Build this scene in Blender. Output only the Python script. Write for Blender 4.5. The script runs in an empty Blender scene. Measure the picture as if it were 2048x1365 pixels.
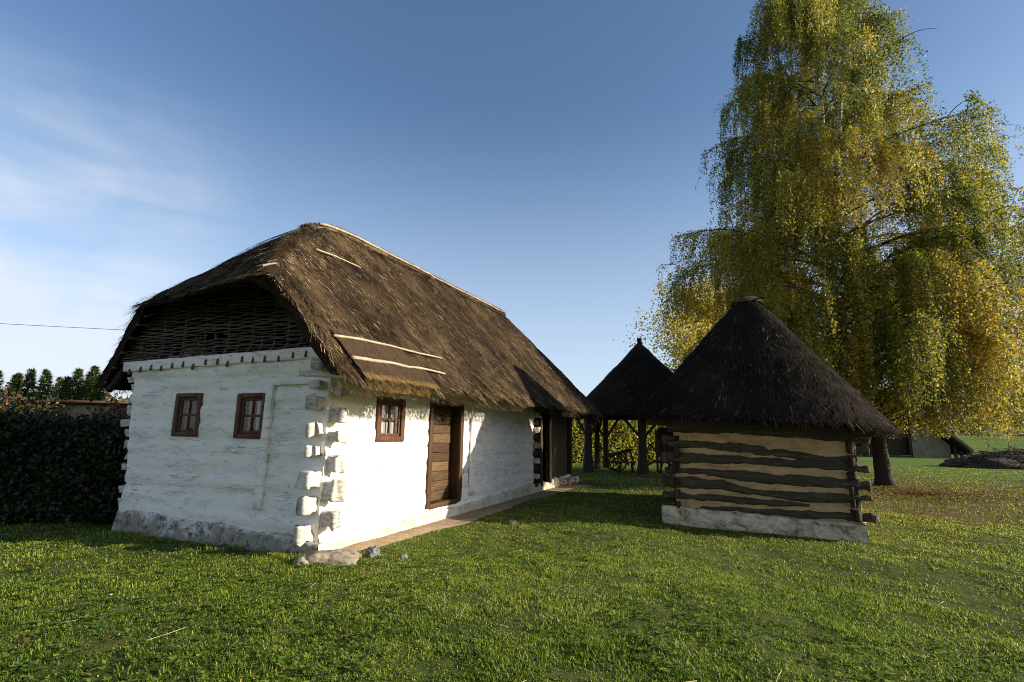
import bpy, math, random
import numpy as np
rng = np.random.default_rng(7)
R = math.radians
scene = bpy.context.scene
COL = scene.collection

# ------------------------------------------------------------------ noise
def _h(ix, iy, iz, seed):
    n = (ix.astype(np.int64)*374761393 + iy.astype(np.int64)*668265263 + iz.astype(np.int64)*2147483647 + seed*974634777) & 0xffffffff
    n = ((n ^ (n >> 13))*1274126177) & 0xffffffff
    n = ((n ^ (n >> 16))*2246822519) & 0xffffffff
    return ((n ^ (n >> 15)) & 0xffffff)/float(0xffffff)

def vnoise(x, y, z=0., seed=0):
    x, y, z = np.broadcast_arrays(np.asarray(x, float), np.asarray(y, float), np.asarray(z, float))
    ix, iy, iz = np.floor(x), np.floor(y), np.floor(z)
    fx, fy, fz = x-ix, y-iy, z-iz
    fx, fy, fz = [f*f*(3-2*f) for f in (fx, fy, fz)]
    o = 0
    for dx in (0, 1):
        for dy in (0, 1):
            for dz in (0, 1):
                w = (fx if dx else 1-fx)*(fy if dy else 1-fy)*(fz if dz else 1-fz)
                o = o + w*_h(ix+dx, iy+dy, iz+dz, seed)
    return o*2-1

def fbm(x, y, z=0., oct=4, seed=0):
    o = 0; a = 1; t = 0; f = 1
    for k in range(oct):
        o = o + a*vnoise(np.asarray(x)*f, np.asarray(y)*f, np.asarray(z)*f, seed+k*17); t += a; a *= .5; f *= 2.03
    return o/t

def sstep(a, b, x):
    t = np.clip((x-a)/(b-a), 0, 1); return t*t*(3-2*t)

# ------------------------------------------------------------------ mesh helpers
ORIG = {}
class MB:
    def __init__(s): s.V = []; s.Q = []; s.T = []; s.t = []; s.n = 0
    def add(s, V, Q=None, T=None, tint=0.5):
        V = np.asarray(V, float).reshape(-1, 3)
        if Q is not None and len(Q): s.Q.append(np.asarray(Q, np.int64).reshape(-1, 4)+s.n)
        if T is not None and len(T): s.T.append(np.asarray(T, np.int64).reshape(-1, 3)+s.n)
        s.V.append(V); s.t.append(np.broadcast_to(np.asarray(tint, float), (len(V),)))
        s.n += len(V)
    def build(s, name, mat, parent=None, smooth=False):
        V = np.concatenate(s.V); t = np.concatenate(s.t)
        Q = np.concatenate(s.Q) if s.Q else np.zeros((0, 4), np.int64)
        T = np.concatenate(s.T) if s.T else np.zeros((0, 3), np.int64)
        org = ORIG.get(parent.name, np.zeros(3)) if parent else np.zeros(3)
        me = bpy.data.meshes.new(name)
        me.vertices.add(len(V)); me.vertices.foreach_set('co', (V-org).astype(np.float32).ravel())
        nl = Q.size+T.size
        me.loops.add(nl); me.loops.foreach_set('vertex_index', np.concatenate([Q.ravel(), T.ravel()]).astype(np.int32))
        me.polygons.add(len(Q)+len(T))
        ls = np.concatenate([np.arange(len(Q))*4, Q.size+np.arange(len(T))*3]).astype(np.int32)
        me.polygons.foreach_set('loop_start', ls)
        if smooth: me.polygons.foreach_set('use_smooth', np.ones(len(ls), bool))
        a = me.attributes.new('tint', 'FLOAT', 'POINT'); a.data.foreach_set('value', t.astype(np.float32))
        me.update(calc_edges=True)
        if mat: me.materials.append(mat)
        o = bpy.data.objects.new(name, me); COL.objects.link(o)
        if parent: o.parent = parent; ORIG[o.name] = org
        return o

def thing(name, label, cat, loc, group=None):
    o = bpy.data.objects.new(name, None); COL.objects.link(o); o.location = loc
    o.empty_display_size = .2
    ORIG[o.name] = np.array(loc, float)
    tag(o, label, cat, group); return o
def tag(o, label, cat, group=None):
    o['label'] = label; o['category'] = cat
    if group: o['group'] = group
    return o
def kind(o, k, label=None):
    o['kind'] = k
    if label: o['label'] = label
    return o

def unit(v): v = np.asarray(v, float); return v/np.linalg.norm(v)

def prism(pts, hw, hh, up=(0, 0, 1), n=12, p=4., rough=0., seed=0, taper=1., nf=6.):
    """solid bar along pts; hw sideways half size, hh half size along up"""
    pts = np.asarray(pts, float); K = len(pts)
    hw = np.broadcast_to(np.asarray(hw, float), (K,)); hh = np.broadcast_to(np.asarray(hh, float), (K,))
    d = np.gradient(pts, axis=0); d /= np.linalg.norm(d, axis=1)[:, None]
    up = np.asarray(up, float)
    s = np.cross(d, up); s /= np.linalg.norm(s, axis=1)[:, None]
    u = np.cross(s, d)
    a = np.arange(n)/n*2*np.pi+np.pi/n
    ca = np.sign(np.cos(a))*np.abs(np.cos(a))**(2/p); sa = np.sign(np.sin(a))*np.abs(np.sin(a))**(2/p)
    V = pts[:, None]+s[:, None]*(hw[:, None]*ca)[:, :, None]+u[:, None]*(hh[:, None]*sa)[:, :, None]
    if rough:
        dv = V-pts[:, None]; nn = fbm(V[..., 0]*nf+seed*3.1, V[..., 1]*nf, V[..., 2]*nf, 3, seed)
        V = V+dv/(np.linalg.norm(dv, axis=2)[..., None]+1e-6)*nn[..., None]*rough
    i, j = np.meshgrid(np.arange(K-1), np.arange(n), indexing='ij'); j2 = (j+1) % n
    Q = np.stack([i*n+j, i*n+j2, (i+1)*n+j2, (i+1)*n+j], -1).reshape(-1, 4)
    VV = np.concatenate([V.reshape(-1, 3), pts[:1], pts[-1:]])
    jj = np.arange(n); j2 = (jj+1) % n
    T = np.concatenate([np.stack([np.full(n, K*n), j2, jj], -1), np.stack([np.full(n, K*n+1), (K-1)*n+jj, (K-1)*n+j2], -1)])
    return VV, Q, T

def line(a, b, k=2): return np.linspace(a, b, k)

def slab(c, ax, ay, az, hx, hy, hz, bev=.006):
    """bevelled box: centre, three unit axes, half sizes"""
    c = np.asarray(c, float); ax, ay, az = map(np.asarray, (ax, ay, az))
    return prism([c-ax*hx, c-ax*(hx-bev), c+ax*(hx-bev), c+ax*hx],
                 np.array([hy-bev, hy, hy, hy-bev]), np.array([hz-bev, hz, hz, hz-bev]), up=az, n=12, p=14)

def grid(P, flip=False):
    a, b = P.shape[:2]
    i, j = np.meshgrid(np.arange(a-1), np.arange(b-1), indexing='ij')
    Q = np.stack([i*b+j, (i+1)*b+j, (i+1)*b+j+1, i*b+j+1], -1).reshape(-1, 4)
    if flip: Q = Q[:, ::-1]
    return P.reshape(-1, 3), Q

def ribbons(p, d, length, width, side, mb, tint, bend=None):
    """thin one-quad straws: base points p, unit dirs d, side vectors"""
    n = len(p); L = np.asarray(length)[:, None]; w = np.asarray(width)[:, None]
    e = p+d*L
    if bend is not None: e = e+bend
    V = np.stack([p-side*w, p+side*w, e+side*w*.5, e-side*w*.5], 1).reshape(-1, 3)
    Q = np.arange(n*4).reshape(n, 4)
    mb.add(V, Q, None, np.repeat(tint, 4))

def leaves(c, size, mb, tint, down=0.35, flat=None):
    """rhombic leaves at centres c with random facing"""
    n = len(c)
    a = rng.normal(size=(n, 3)); a[:, 2] -= down*2; a /= np.linalg.norm(a, axis=1)[:, None]
    b = rng.normal(size=(n, 3)); 
    if flat is not None: a[:, 2] *= flat; b[:, 2] *= flat; a /= np.linalg.norm(a, axis=1)[:, None]
    b -= a*(a*b).sum(1)[:, None]; b /= np.linalg.norm(b, axis=1)[:, None]
    s = (size*rng.uniform(.7, 1.3, n))[:, None]
    V = np.stack([c-a*s*.5, c+b*s*.36-a*s*.1, c+a*s*.5, c-b*s*.36-a*s*.1], 1).reshape(-1, 3)
    mb.add(V, np.arange(n*4).reshape(n, 4), None, np.repeat(tint, 4))

# ------------------------------------------------------------------ materials
class NT:
    def __init__(s, name, rough=.9, spec=.2):
        s.m = bpy.data.materials.new(name); s.m.use_nodes = True
        s.t = s.m.node_tree; s.n = s.t.nodes; s.b = s.n['Principled BSDF']
        s.b.inputs['Roughness'].default_value = rough
        s.b.inputs['Specular IOR Level'].default_value = spec
    def new(s, ty, **kw):
        nd = s.n.new(ty)
        for k, v in kw.items():
            if k.startswith('_'): setattr(nd, k[1:], v)
            else: nd.inputs[k.replace('0', ' ')].default_value = v
        return nd
    def link(s, a, b): s.t.links.new(a, b)
    def coord(s, scale=(1, 1, 1), rot=(0, 0, 0)):
        g = s.new('ShaderNodeNewGeometry'); m = s.new('ShaderNodeMapping')
        m.inputs['Scale'].default_value = scale; m.inputs['Rotation'].default_value = rot
        m.vector_type = 'POINT'
        s.link(g.outputs['Position'], m.inputs['Vector']); return m.outputs['Vector']
    def noise(s, vec, scale=5., detail=5., rough=.6, dist=0.):
        n = s.new('ShaderNodeTexNoise'); n.inputs['Scale'].default_value = scale; n.inputs['Detail'].default_value = detail
        n.inputs['Roughness'].default_value = rough; n.inputs['Distortion'].default_value = dist
        s.link(vec, n.inputs['Vector']); return n.outputs['Fac']
    def ramp(s, fac, stops):
        r = s.new('ShaderNodeValToRGB'); e = r.color_ramp.elements
        while len(e) < len(stops): e.new(.5)
        for k, (p, c) in enumerate(stops):
            e[k].position = p; e[k].color = (*c, 1) if len(c) == 3 else c
        s.link(fac, r.inputs['Fac']); return r.outputs['Color']
    def fr(s, fac, a, b):
        m = s.new('ShaderNodeMapRange'); m.inputs['From Min'].default_value = a; m.inputs['From Max'].default_value = b
        m.interpolation_type = 'SMOOTHSTEP'
        s.link(fac, m.inputs['Value']); return m.outputs['Result']
    def mix(s, fac, a, b, mode='MIX'):
        m = s.new('ShaderNodeMix'); m.data_type = 'RGBA'; m.blend_type = mode
        for v, i in ((fac, 0), (a, 6), (b, 7)):
            if hasattr(v, 'default_value') or hasattr(v, 'is_output'): s.link(v, m.inputs[i])
            else: m.inputs[i].default_value = v if i == 0 else ((*v, 1) if len(v) == 3 else v)
        return m.outputs[2]
    def math(s, op, a, b):
        m = s.new('ShaderNodeMath'); m.operation = op
        for v, i in ((a, 0), (b, 1)):
            if hasattr(v, 'is_output'): s.link(v, m.inputs[i])
            else: m.inputs[i].default_value = v
        return m.outputs[0]
    def attr(s, name='tint'):
        a = s.new('ShaderNodeAttribute'); a.attribute_name = name; return a.outputs['Fac']
    def col(s, c): s.link(c, s.b.inputs['Base Color'])
    def bump(s, fac, strength=.5, dist=.02):
        b = s.new('ShaderNodeBump'); b.inputs['Strength'].default_value = strength; b.inputs['Distance'].default_value = dist
        s.link(fac, b.inputs['Height']); s.link(b.outputs['Normal'], s.b.inputs['Normal'])

def m_leaf(name, stops, transl=.45, rough=.5, spec=.32):
    t = NT(name, rough, spec)
    c = t.ramp(t.attr(), stops); t.col(c)
    tr = t.new('ShaderNodeBsdfTranslucent'); t.link(c, tr.inputs['Color'])
    mx = t.new('ShaderNodeMixShader'); mx.inputs[0].default_value = transl
    t.link(t.b.outputs[0], mx.inputs[1]); t.link(tr.outputs[0], mx.inputs[2])
    t.link(mx.outputs[0], t.n['Material Output'].inputs['Surface']); return t.m

def m_whitewash(name='whitewash', base=(.82, .77, .69), worn=.56):
    t = NT(name, .95, .1)
    v = t.coord((1.3, 1.3, 4.5)); n1 = t.noise(v, 1.5, 9, .72, .4)
    v2 = t.coord((2.5, 2.5, 13)); n2 = t.noise(v2, 2.2, 8, .7, .8)
    big = t.noise(t.coord(), .9, 3)
    v3 = t.coord((1.2, 1.2, 22)); crack = t.noise(v3, 1.3, 6, .6, 1.2)
    c = t.mix(t.fr(n1, .5, .66), base, tuple(x*.80 for x in base))
    mask = t.math('MULTIPLY', t.fr(n2, worn, worn+.1), t.fr(big, .36, .58))
    c = t.mix(mask, c, (.36, .34, .29))
    ck = t.math('SUBTRACT', crack, .5); ck = t.math('ABSOLUTE', ck, 0); ck = t.fr(ck, .012, .0)
    ck = t.math('MULTIPLY', ck, t.fr(t.noise(t.coord((.8, .8, 3)), 2.1, 3), .5, .68))
    c = t.mix(ck, c, (.20, .17, .13))
    t.col(c)
    h = t.math('ADD', t.math('MULTIPLY', n2, .6), t.math('MULTIPLY', t.noise(t.coord(), 38, 4), .25))
    h = t.math('SUBTRACT', h, ck)
    t.bump(h, .7, .02); return t.m

def m_wood(name, dark, mid, light, scale=(1, 1, 1), grain=1., bump=.5, rough=.85):
    """grain runs along the largest inverse scale"""
    t = NT(name, rough, .2)
    v = t.coord(scale); n1 = t.noise(v, 3., 8, .68, .6); n2 = t.noise(t.coord(tuple(s*2.3 for s in scale)), 6, 5, .7, .3)
    f = t.math('ADD', t.math('MULTIPLY', n1, .65), t.math('MULTIPLY', n2, .35))
    f = t.math('ADD', f, t.math('MULTIPLY', t.math('SUBTRACT', t.attr(), .5), .25))
    t.col(t.ramp(f, [(.30, dark), (.5, mid), (.68, light)])); t.bump(f, bump, .015); return t.m

def m_plain(name, c, rough=.8, spec=.3, var=.25, sc=9):
    t = NT(name, rough, spec)
    n = t.noise(t.coord(), sc, 5); t.col(t.ramp(n, [(.3, tuple(x*(1-var) for x in c)), (.7, tuple(min(1, x*(1+var)) for x in c))]))
    t.bump(n, .3, .01); return t.m

def m_thatch(name, stops, patch=None):
    t = NT(name, .95, .08)
    n = t.noise(t.coord(), 1.1, 5, .65); n2 = t.noise(t.coord(), 26, 5, .7)
    f = t.math('ADD', t.attr(), t.math('MULTIPLY', t.math('SUBTRACT', n, .5), .55))
    f = t.math('ADD', f, t.math('MULTIPLY', t.math('SUBTRACT', n2, .5), .3))
    t.col(t.ramp(f, stops)); t.bump(n2, .6, .03); return t.m

M = {}
M['white'] = m_whitewash()
M['logend'] = m_whitewash('whitewashed_end_grain', (.64, .59, .50), .44)
t = NT('stained_foundation', .95, .1)
n1 = t.noise(t.coord((1, 1, 1.4)), 2.6, 9, .72, .5); n2 = t.noise(t.coord(), 9, 6, .7)
g = t.new('ShaderNodeNewGeometry'); sx = t.new('ShaderNodeSeparateXYZ'); t.link(g.outputs['Position'], sx.inputs[0])
f = t.math('ADD', n1, t.math('MULTIPLY', t.math('SUBTRACT', sx.outputs['Z'], .30), -.75))
c = t.mix(t.fr(f, .46, .66), (.70, .67, .60), (.30, .265, .21)); c = t.mix(t.fr(n2, .50, .66), c, (.095, .08, .06)); n4 = t.noise(t.coord((1, 1, .5)), 4.5, 5, .6, .8); c = t.mix(t.math('MULTIPLY', t.fr(t.math('ABSOLUTE', t.math('SUBTRACT', n4, .5), 0), .018, .0), t.fr(n1, .45, .55)), c, (.03, .025, .02))
t.col(c); t.bump(t.math('ADD', n1, n2), .9, .03); M['found'] = t.m
t = NT('yellow_base_plaster', .95, .1)
n1 = t.noise(t.coord(), 3, 8, .7); t.col(t.ramp(n1, [(.3, (.36, .29, .17)), (.5, (.58, .52, .38)), (.65, (.70, .67, .56))])); t.bump(t.noise(t.coord(), 14, 6, .7), .9, .03); M['basepl'] = t.m
M['redwood'] = m_wood('red_brown_painted_wood', (.042, .019, .010), (.092, .040, .020), (.15, .066, .035), (3, 3, 3), bump=.25, rough=.6)
M['doorwood'] = m_wood('brown_door_boards', (.022, .013, .006), (.072, .042, .019), (.15, .092, .045), (.8, .8, 14), bump=.5, rough=.6)
M['framewood'] = m_wood('brown_frame_wood', (.02, .011, .006), (.06, .03, .014), (.11, .058, .028), (10, 10, .8), bump=.4, rough=.65)
M['darkwood'] = m_wood('dark_weathered_timber', (.012, .009, .006), (.04, .028, .018), (.12, .085, .055), (8, 8, .9), bump=.7)
M['greylog'] = m_wood('grey_weathered_log', (.018, .014, .009), (.066, .053, .036), (.20, .165, .115), (.9, .9, 9), bump=.8)
M['post'] = m_wood('dark_oak_post', (.010, .008, .006), (.035, .026, .018), (.10, .078, .056), (8, 8, .9), bump=.7)
M['wattle'] = m_wood('grey_wattle', (.025, .018, .013), (.085, .065, .05), (.19, .155, .125), (2, 2, 14), bump=.3)
M['pole'] = m_wood('bleached_pole', (.20, .155, .10), (.36, .29, .20), (.50, .42, .31), (2, 2, 2), bump=.4)
M['thatch'] = m_thatch('weathered_thatch', [(.05, (.008, .005, .003)), (.3, (.032, .021, .011)), (.55, (.098, .064, .032)), (.8, (.235, .16, .083)), (1., (.46, .35, .20))])
M['thatch_dark'] = m_thatch('dark_old_thatch', [(.05, (.005, .004, .0025)), (.4, (.020, .0145, .009)), (.7, (.058, .041, .026)), (.95, (.20, .145, .09)), (1., (.30, .22, .14))])
M['straw'] = m_thatch('golden_straw', [(.1, (.075, .05, .03)), (.45, (.15, .10, .055)), (.75, (.27, .16, .055)), (1., (.38, .23, .08))])
M['ridge'] = m_thatch('pale_ridge_straw', [(.1, (.09, .065, .04)), (.5, (.24, .18, .115)), (.9, (.48, .39, .27))])
t = NT('yellow_clay', .95, .1)
n1 = t.noise(t.coord((1, 1, 2.5)), 3, 8, .7, .4); n2 = t.noise(t.coord((2, 2, 6)), 8, 5, .7)
c = t.ramp(n1, [(.3, (.25, .16, .07)), (.5, (.45, .31, .155)), (.7, (.55, .40, .22))]); c = t.mix(t.fr(n2, .58, .7), c, (.20, .13, .06))
t.col(c); t.bump(t.math('ADD', n1, n2), .8, .025); M['clay'] = t.m
t = NT('dirty_white_plinth', .95, .1)
n1 = t.noise(t.coord((1, 1, 1.6)), 3.2, 9, .7, .5); n2 = t.noise(t.coord(), 13, 6, .7)
c = t.ramp(n1, [(.38, (.13, .10, .065)), (.48, (.44, .37, .26)), (.60, (.66, .59, .46))]); t.col(c)
t.bump(t.math('ADD', n1, n2), 1., .03); M['plinth'] = t.m
M['curtain'] = m_plain('grey_lace_curtain', (.36, .35, .33), .9, .1, .12, 14)
M['black'] = m_plain('shade_black', (.02, .017, .014))  # near-black colour standing for shade inside windows and hedges
M['iron'] = m_plain('rusty_iron', (.05, .035, .028), .6, .4)
t = NT('window_glass', .05, .5)
tr = t.new('ShaderNodeBsdfTransparent'); gl = t.new('ShaderNodeBsdfGlossy'); gl.inputs['Roughness'].default_value = .04
mx = t.new('ShaderNodeMixShader'); mx.inputs[0].default_value = .07
t.link(tr.outputs[0], mx.inputs[1]); t.link(gl.outputs[0], mx.inputs[2]); t.link(mx.outputs[0], t.n['Material Output'].inputs['Surface']); M['glass'] = t.m
t = NT('birch_bark', .8, .2)
n1 = t.noise(t.coord((1, 1, 5)), 2.2, 6, .7, .5)
g = t.new('ShaderNodeNewGeometry'); sx = t.new('ShaderNodeSeparateXYZ'); t.link(g.outputs['Position'], sx.inputs[0])
c = t.ramp(n1, [(.40, (.05, .04, .03)), (.47, (.50, .46, .40)), (.7, (.68, .64, .58))])
t.col(t.mix(t.math('MULTIPLY', t.fr(sx.outputs['Z'], 2., 8.), t.fr(t.attr(), .2, .5)), (.035, .025, .018), c)); t.bump(n1, .5, .03); M['birchbark'] = t.m
M['twig'] = m_plain('brown_twig', (.055, .036, .022))
M['bark'] = m_plain('grey_brown_bark', (.10, .08, .06))
M['birchleaf'] = m_leaf('birch_leaf', [(0, (.05, .095, .015)), (.35, (.17, .20, .022)), (.62, (.40, .34, .032)), (.85, (.66, .48, .05)), (1, (.50, .25, .035))], .5)
M['yellowleaf'] = m_leaf('yellow_leaf', [(0, (.10, .12, .015)), (.5, (.42, .33, .04)), (1, (.62, .50, .08))], .45)
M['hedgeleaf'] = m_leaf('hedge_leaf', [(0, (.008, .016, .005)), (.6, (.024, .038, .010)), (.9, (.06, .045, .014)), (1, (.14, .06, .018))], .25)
M['sunhedge'] = m_leaf('yellow_green_hedge_leaf', [(0, (.12, .16, .02)), (.5, (.38, .37, .045)), (1, (.62, .42, .06))], .5)
M['spruce'] = m_leaf('spruce_needles', [(0, (.035, .07, .02)), (.6, (.12, .175, .045)), (1, (.28, .24, .07))], .3)
M['grassblade'] = m_leaf('grass_blade', [(0, (.055, .10, .011)), (.4, (.165, .25, .020)), (.7, (.295, .365, .038)), (.9, (.42, .40, .07)), (1, (.48, .41, .16))], .48)
M['weed'] = m_leaf('weed_leaf', [(0, (.06, .11, .016)), (.6, (.15, .23, .028)), (1, (.27, .34, .055))], .38)
M['fallen'] = m_leaf('fallen_leaf', [(0, (.06, .028, .011)), (.5, (.17, .082, .026)), (.85, (.32, .18, .06)), (1, (.42, .30, .12))], .15, .85, .08)
M['russet'] = m_leaf('russet_leaf', [(0, (.015, .025, .008)), (.6, (.06, .055, .018)), (1, (.15, .07, .025))], .25)
M['strawbit'] = m_plain('dry_straw', (.55, .45, .27))
M['rock'] = m_plain('grey_limestone', (.15, .147, .14), .9, .2, .5, 14)
M['rockwarm'] = m_plain('pale_fieldstone', (.25, .21, .155), .9, .2, .55, 13)
M['brick'] = m_plain('weathered_brick_wall', (.34, .27, .20), .9, .2, .4, 4)
M['rust'] = m_plain('rusty_brown_roof', (.20, .09, .05), .8, .2, .3, 3)
M['orange'] = m_plain('orange_roof_tiles', (.42, .15, .07), .8, .2, .2, 2)
M['stucco'] = m_plain('pale_stucco', (.6, .57, .5), .9, .1, .1, 2)
M['greywall'] = m_plain('grey_clay_wall', (.17, .145, .105), .9, .1, .3, 1.5)
M['cable'] = m_plain('black_cable', (.02, .02, .022))
M['daisy'] = m_plain('white_petals', (.8, .8, .78))
t = NT('dirt_path', .95, .1)
n1 = t.noise(t.coord(), 4, 7, .7); n2 = t.noise(t.coord(), 60, 4, .7)
c = t.ramp(t.math('ADD', t.math('MULTIPLY', n1, .6), t.math('MULTIPLY', n2, .4)), [(.35, (.17, .115, .07)), (.5, (.33, .235, .15)), (.65, (.45, .34, .23))]); t.col(c)
t.bump(n2, .7, .012); M['path'] = t.m
t = NT('lawn_ground', 1., .05)
n1 = t.noise(t.coord(), .55, 6, .65); n2 = t.noise(t.coord(), 7, 7, .75); n3 = t.noise(t.coord((.03, .08, 1)), 1, 5)
g = t.new('ShaderNodeNewGeometry'); ln = t.new('ShaderNodeVectorMath'); ln.operation = 'LENGTH'; t.link(g.outputs['Position'], ln.inputs[0])
near = t.ramp(n2, [(.3, (.030, .042, .010)), (.5, (.070, .088, .020)), (.70, (.13, .11, .045))])
far = t.ramp(t.math('ADD', t.math('MULTIPLY', n3, .7), t.math('MULTIPLY', n2, .3)), [(.3, (.06, .095, .016)), (.5, (.10, .15, .022)), (.7, (.17, .19, .045))])
c = t.mix(t.fr(ln.outputs['Value'], 22., 55.), near, far)
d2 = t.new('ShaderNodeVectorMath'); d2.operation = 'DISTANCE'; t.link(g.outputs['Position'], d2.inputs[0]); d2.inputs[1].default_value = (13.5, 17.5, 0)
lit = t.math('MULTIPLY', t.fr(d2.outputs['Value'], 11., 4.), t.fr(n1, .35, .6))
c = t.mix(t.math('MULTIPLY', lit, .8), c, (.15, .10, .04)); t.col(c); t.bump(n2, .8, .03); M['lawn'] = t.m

# ------------------------------------------------------------------ frames
A = np.array([-2.46, 7.11, 0.]); _a = R(21.0)
US = np.array([math.sin(_a), math.cos(_a), 0]); UT = np.array([-math.cos(_a), math.sin(_a), 0]); UZ = np.array([0, 0, 1.])
def HP(s, t, z):
    s, t, z = np.broadcast_arrays(np.asarray(s, float), np.asarray(t, float), np.asarray(z, float))
    return A+s[..., None]*US+t[..., None]*UT+z[..., None]*UZ
HL = np.array([3.21, 11.22, 0.]); HW = np.array([.868, -.497, 0]); HN = np.array([.497, .868, 0])
def KP(x, y, z):
    x, y, z = np.broadcast_arrays(np.asarray(x, float), np.asarray(y, float), np.asarray(z, float))
    return HL+x[..., None]*HW+y[..., None]*HN+z[..., None]*UZ
def hloc(x, y):
    dx, dy = x-A[0], y-A[1]; return dx*US[0]+dy*US[1], dx*UT[0]+dy*UT[1]
def kloc(x, y):
    dx, dy = x-HL[0], y-HL[1]; return dx*HW[0]+dy*HW[1], dx*HN[0]+dy*HN[1]

def gz(x, y):
    x = np.asarray(x, float); y = np.asarray(y, float)
    z = -.15*sstep(1.5, 4., x)*sstep(15, 11, y)
    z = z-.02*sstep(1, 0, np.abs(y-20.)/40)
    d = np.hypot(x, y)
    z = z+5.3*sstep(62, 190, y)+.035*fbm(x*.9, y*.9, 0, 3, 3)*sstep(60, 20, d)+.022*fbm(x*3.3, y*3.3, 0, 3, 9)*sstep(30, 10, d)
    s, t = hloc(x, y); k = np.maximum(np.maximum(-s-.1, s-13), np.maximum(-t-.1, t-4.1))
    z = z*sstep(-.2, 1.0, k)-.01
    return z

PATH_E = np.array([[-.15, -.30], [.2, -.42], [.8, -.52], [1.8, -.55], [3.3, -.74], [5, -.66], [6.9, -.58], [10.5, -.82], [12.5, -1.2], [14, -1.5]])
def path_edge(s): return np.interp(s, PATH_E[:, 0], PATH_E[:, 1])+.09*fbm(np.asarray(s)*2.2, 0, 0, 4, 21)

def build_ground():
    # one sheet with finer rings near the camera
    r = np.concatenate([np.linspace(.0, 1.5, 4), np.geomspace(1.6, 16, 210)[0:], np.geomspace(16.4, 60, 60), np.geomspace(63, 1400, 50)])
    th = np.linspace(0, 2*np.pi, 560)
    # uneven angles: dense in front
    th = th+.62*np.sin(th)  # denser towards theta = pi
    th = th-np.pi
    rr, tt = np.meshgrid(r, th, indexing='ij')
    x = rr*np.sin(tt); y = rr*np.cos(tt)
    P = np.stack([x, y, gz(x, y)], -1)
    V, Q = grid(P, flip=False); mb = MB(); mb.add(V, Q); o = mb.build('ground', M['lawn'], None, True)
    kind(o, 'structure', 'uneven green lawn running out to a far field')
    # path
    s = np.linspace(-.1, 12.2, 200); k = np.linspace(0, 1, 14)
    e = path_edge(s); ss = np.repeat(s[:, None], 14, 1); tt = .02+(e[:, None]-.02)*k[None]
    W = HP(ss, tt, 0.); z = gz(W[..., 0], W[..., 1])+.012-.03*k[None]**6+.006*fbm(ss*9, tt*9, 0, 3, 5)
    W[..., 2] = z; V, Q = grid(W); mb = MB(); mb.add(V, Q); o = mb.build('path', M['path'], None, True)
    kind(o, 'structure', 'bare dirt strip along the sunny wall of the white house')
build_ground()

# ------------------------------------------------------------------ camera, light, sky
cam = bpy.data.cameras.new('camera'); co = bpy.data.objects.new('camera', cam); COL.objects.link(co)
pitch = math.atan(193/1050.); roll = .0175
from mathutils import Matrix, Vector
fv = Vector((0, math.cos(pitch), math.sin(pitch))); r0 = Vector((1, 0, 0)); u0 = r0.cross(fv)
rv = math.cos(roll)*r0+math.sin(roll)*u0; uv = -math.sin(roll)*r0+math.cos(roll)*u0
co.matrix_world = Matrix(((rv.x, uv.x, -fv.x, 0), (rv.y, uv.y, -fv.y, 0), (rv.z, uv.z, -fv.z, 1.5), (0, 0, 0, 1)))
cam.sensor_width = 36; cam.lens = 1050/2048*36; cam.clip_start = .05; cam.clip_end = 5000
scene.camera = co
SUN_AZ, SUN_EL = 98.5, 16.5
sl = bpy.data.lights.new('sun', 'SUN'); sl.energy = 4.8; sl.angle = R(.53); sl.color = (1, .90, .74)
so = bpy.data.objects.new('sun', sl); COL.objects.link(so)
sd = Vector((math.sin(R(SUN_AZ))*math.cos(R(SUN_EL)), math.cos(R(SUN_AZ))*math.cos(R(SUN_EL)), math.sin(R(SUN_EL))))
so.rotation_euler = sd.to_track_quat('Z', 'Y').to_euler()
so.location = (20, 0, 20)
w = bpy.data.worlds.new('World'); scene.world = w; w.use_nodes = True
wt = w.node_tree; wn = wt.nodes; bg = wn['Background']
sky = wn.new('ShaderNodeTexSky'); sky.sky_type = 'NISHITA'; sky.sun_disc = False
sky.sun_elevation = R(SUN_EL); sky.sun_rotation = R(SUN_AZ); sky.air_density = 1.0; sky.dust_density = 1.6; sky.ozone_density = 3.4; sky.altitude = 200
def wmath(op, a, b=0.):
    m = wn.new('ShaderNodeMath'); m.operation = op
    for v, i in ((a, 0), (b, 1)):
        if hasattr(v, 'is_output'): wt.links.new(v, m.inputs[i])
        else: m.inputs[i].default_value = v
    return m.outputs[0]
def wss(v, a, b):
    m = wn.new('ShaderNodeMapRange'); m.interpolation_type = 'SMOOTHSTEP'; m.inputs[1].default_value = a; m.inputs[2].default_value = b
    wt.links.new(v, m.inputs[0]); return m.outputs[0]
tc = wn.new('ShaderNodeTexCoord'); sp = wn.new('ShaderNodeSeparateXYZ'); wt.links.new(tc.outputs['Generated'], sp.inputs[0])
az = wmath('ARCTAN2', sp.outputs[0], sp.outputs[1]); el = wmath('ARCSINE', sp.outputs[2])
cb = wn.new('ShaderNodeCombineXYZ'); wt.links.new(az, cb.inputs[0]); wt.links.new(el, cb.inputs[1])
mp = wn.new('ShaderNodeMapping'); mp.inputs['Rotation'].default_value = (0, 0, R(14)); mp.inputs['Scale'].default_value = (1.3, 5.6, 1)
wt.links.new(cb.outputs[0], mp.inputs['Vector'])
def wnoise(vec, sc, det, ro, di):
    n = wn.new('ShaderNodeTexNoise'); n.inputs['Scale'].default_value = sc; n.inputs['Detail'].default_value = det
    n.inputs['Roughness'].default_value = ro; n.inputs['Distortion'].default_value = di; wt.links.new(vec, n.inputs['Vector']); return n.outputs['Fac']
c1 = wnoise(mp.outputs[0], 1.6, 6, .52, .5); c2 = wnoise(cb.outputs[0], 5.5, 4, .5, .3)
cl = wmath('MULTIPLY', wss(c1, .30, .66), wss(c2, .22, .58))
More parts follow.
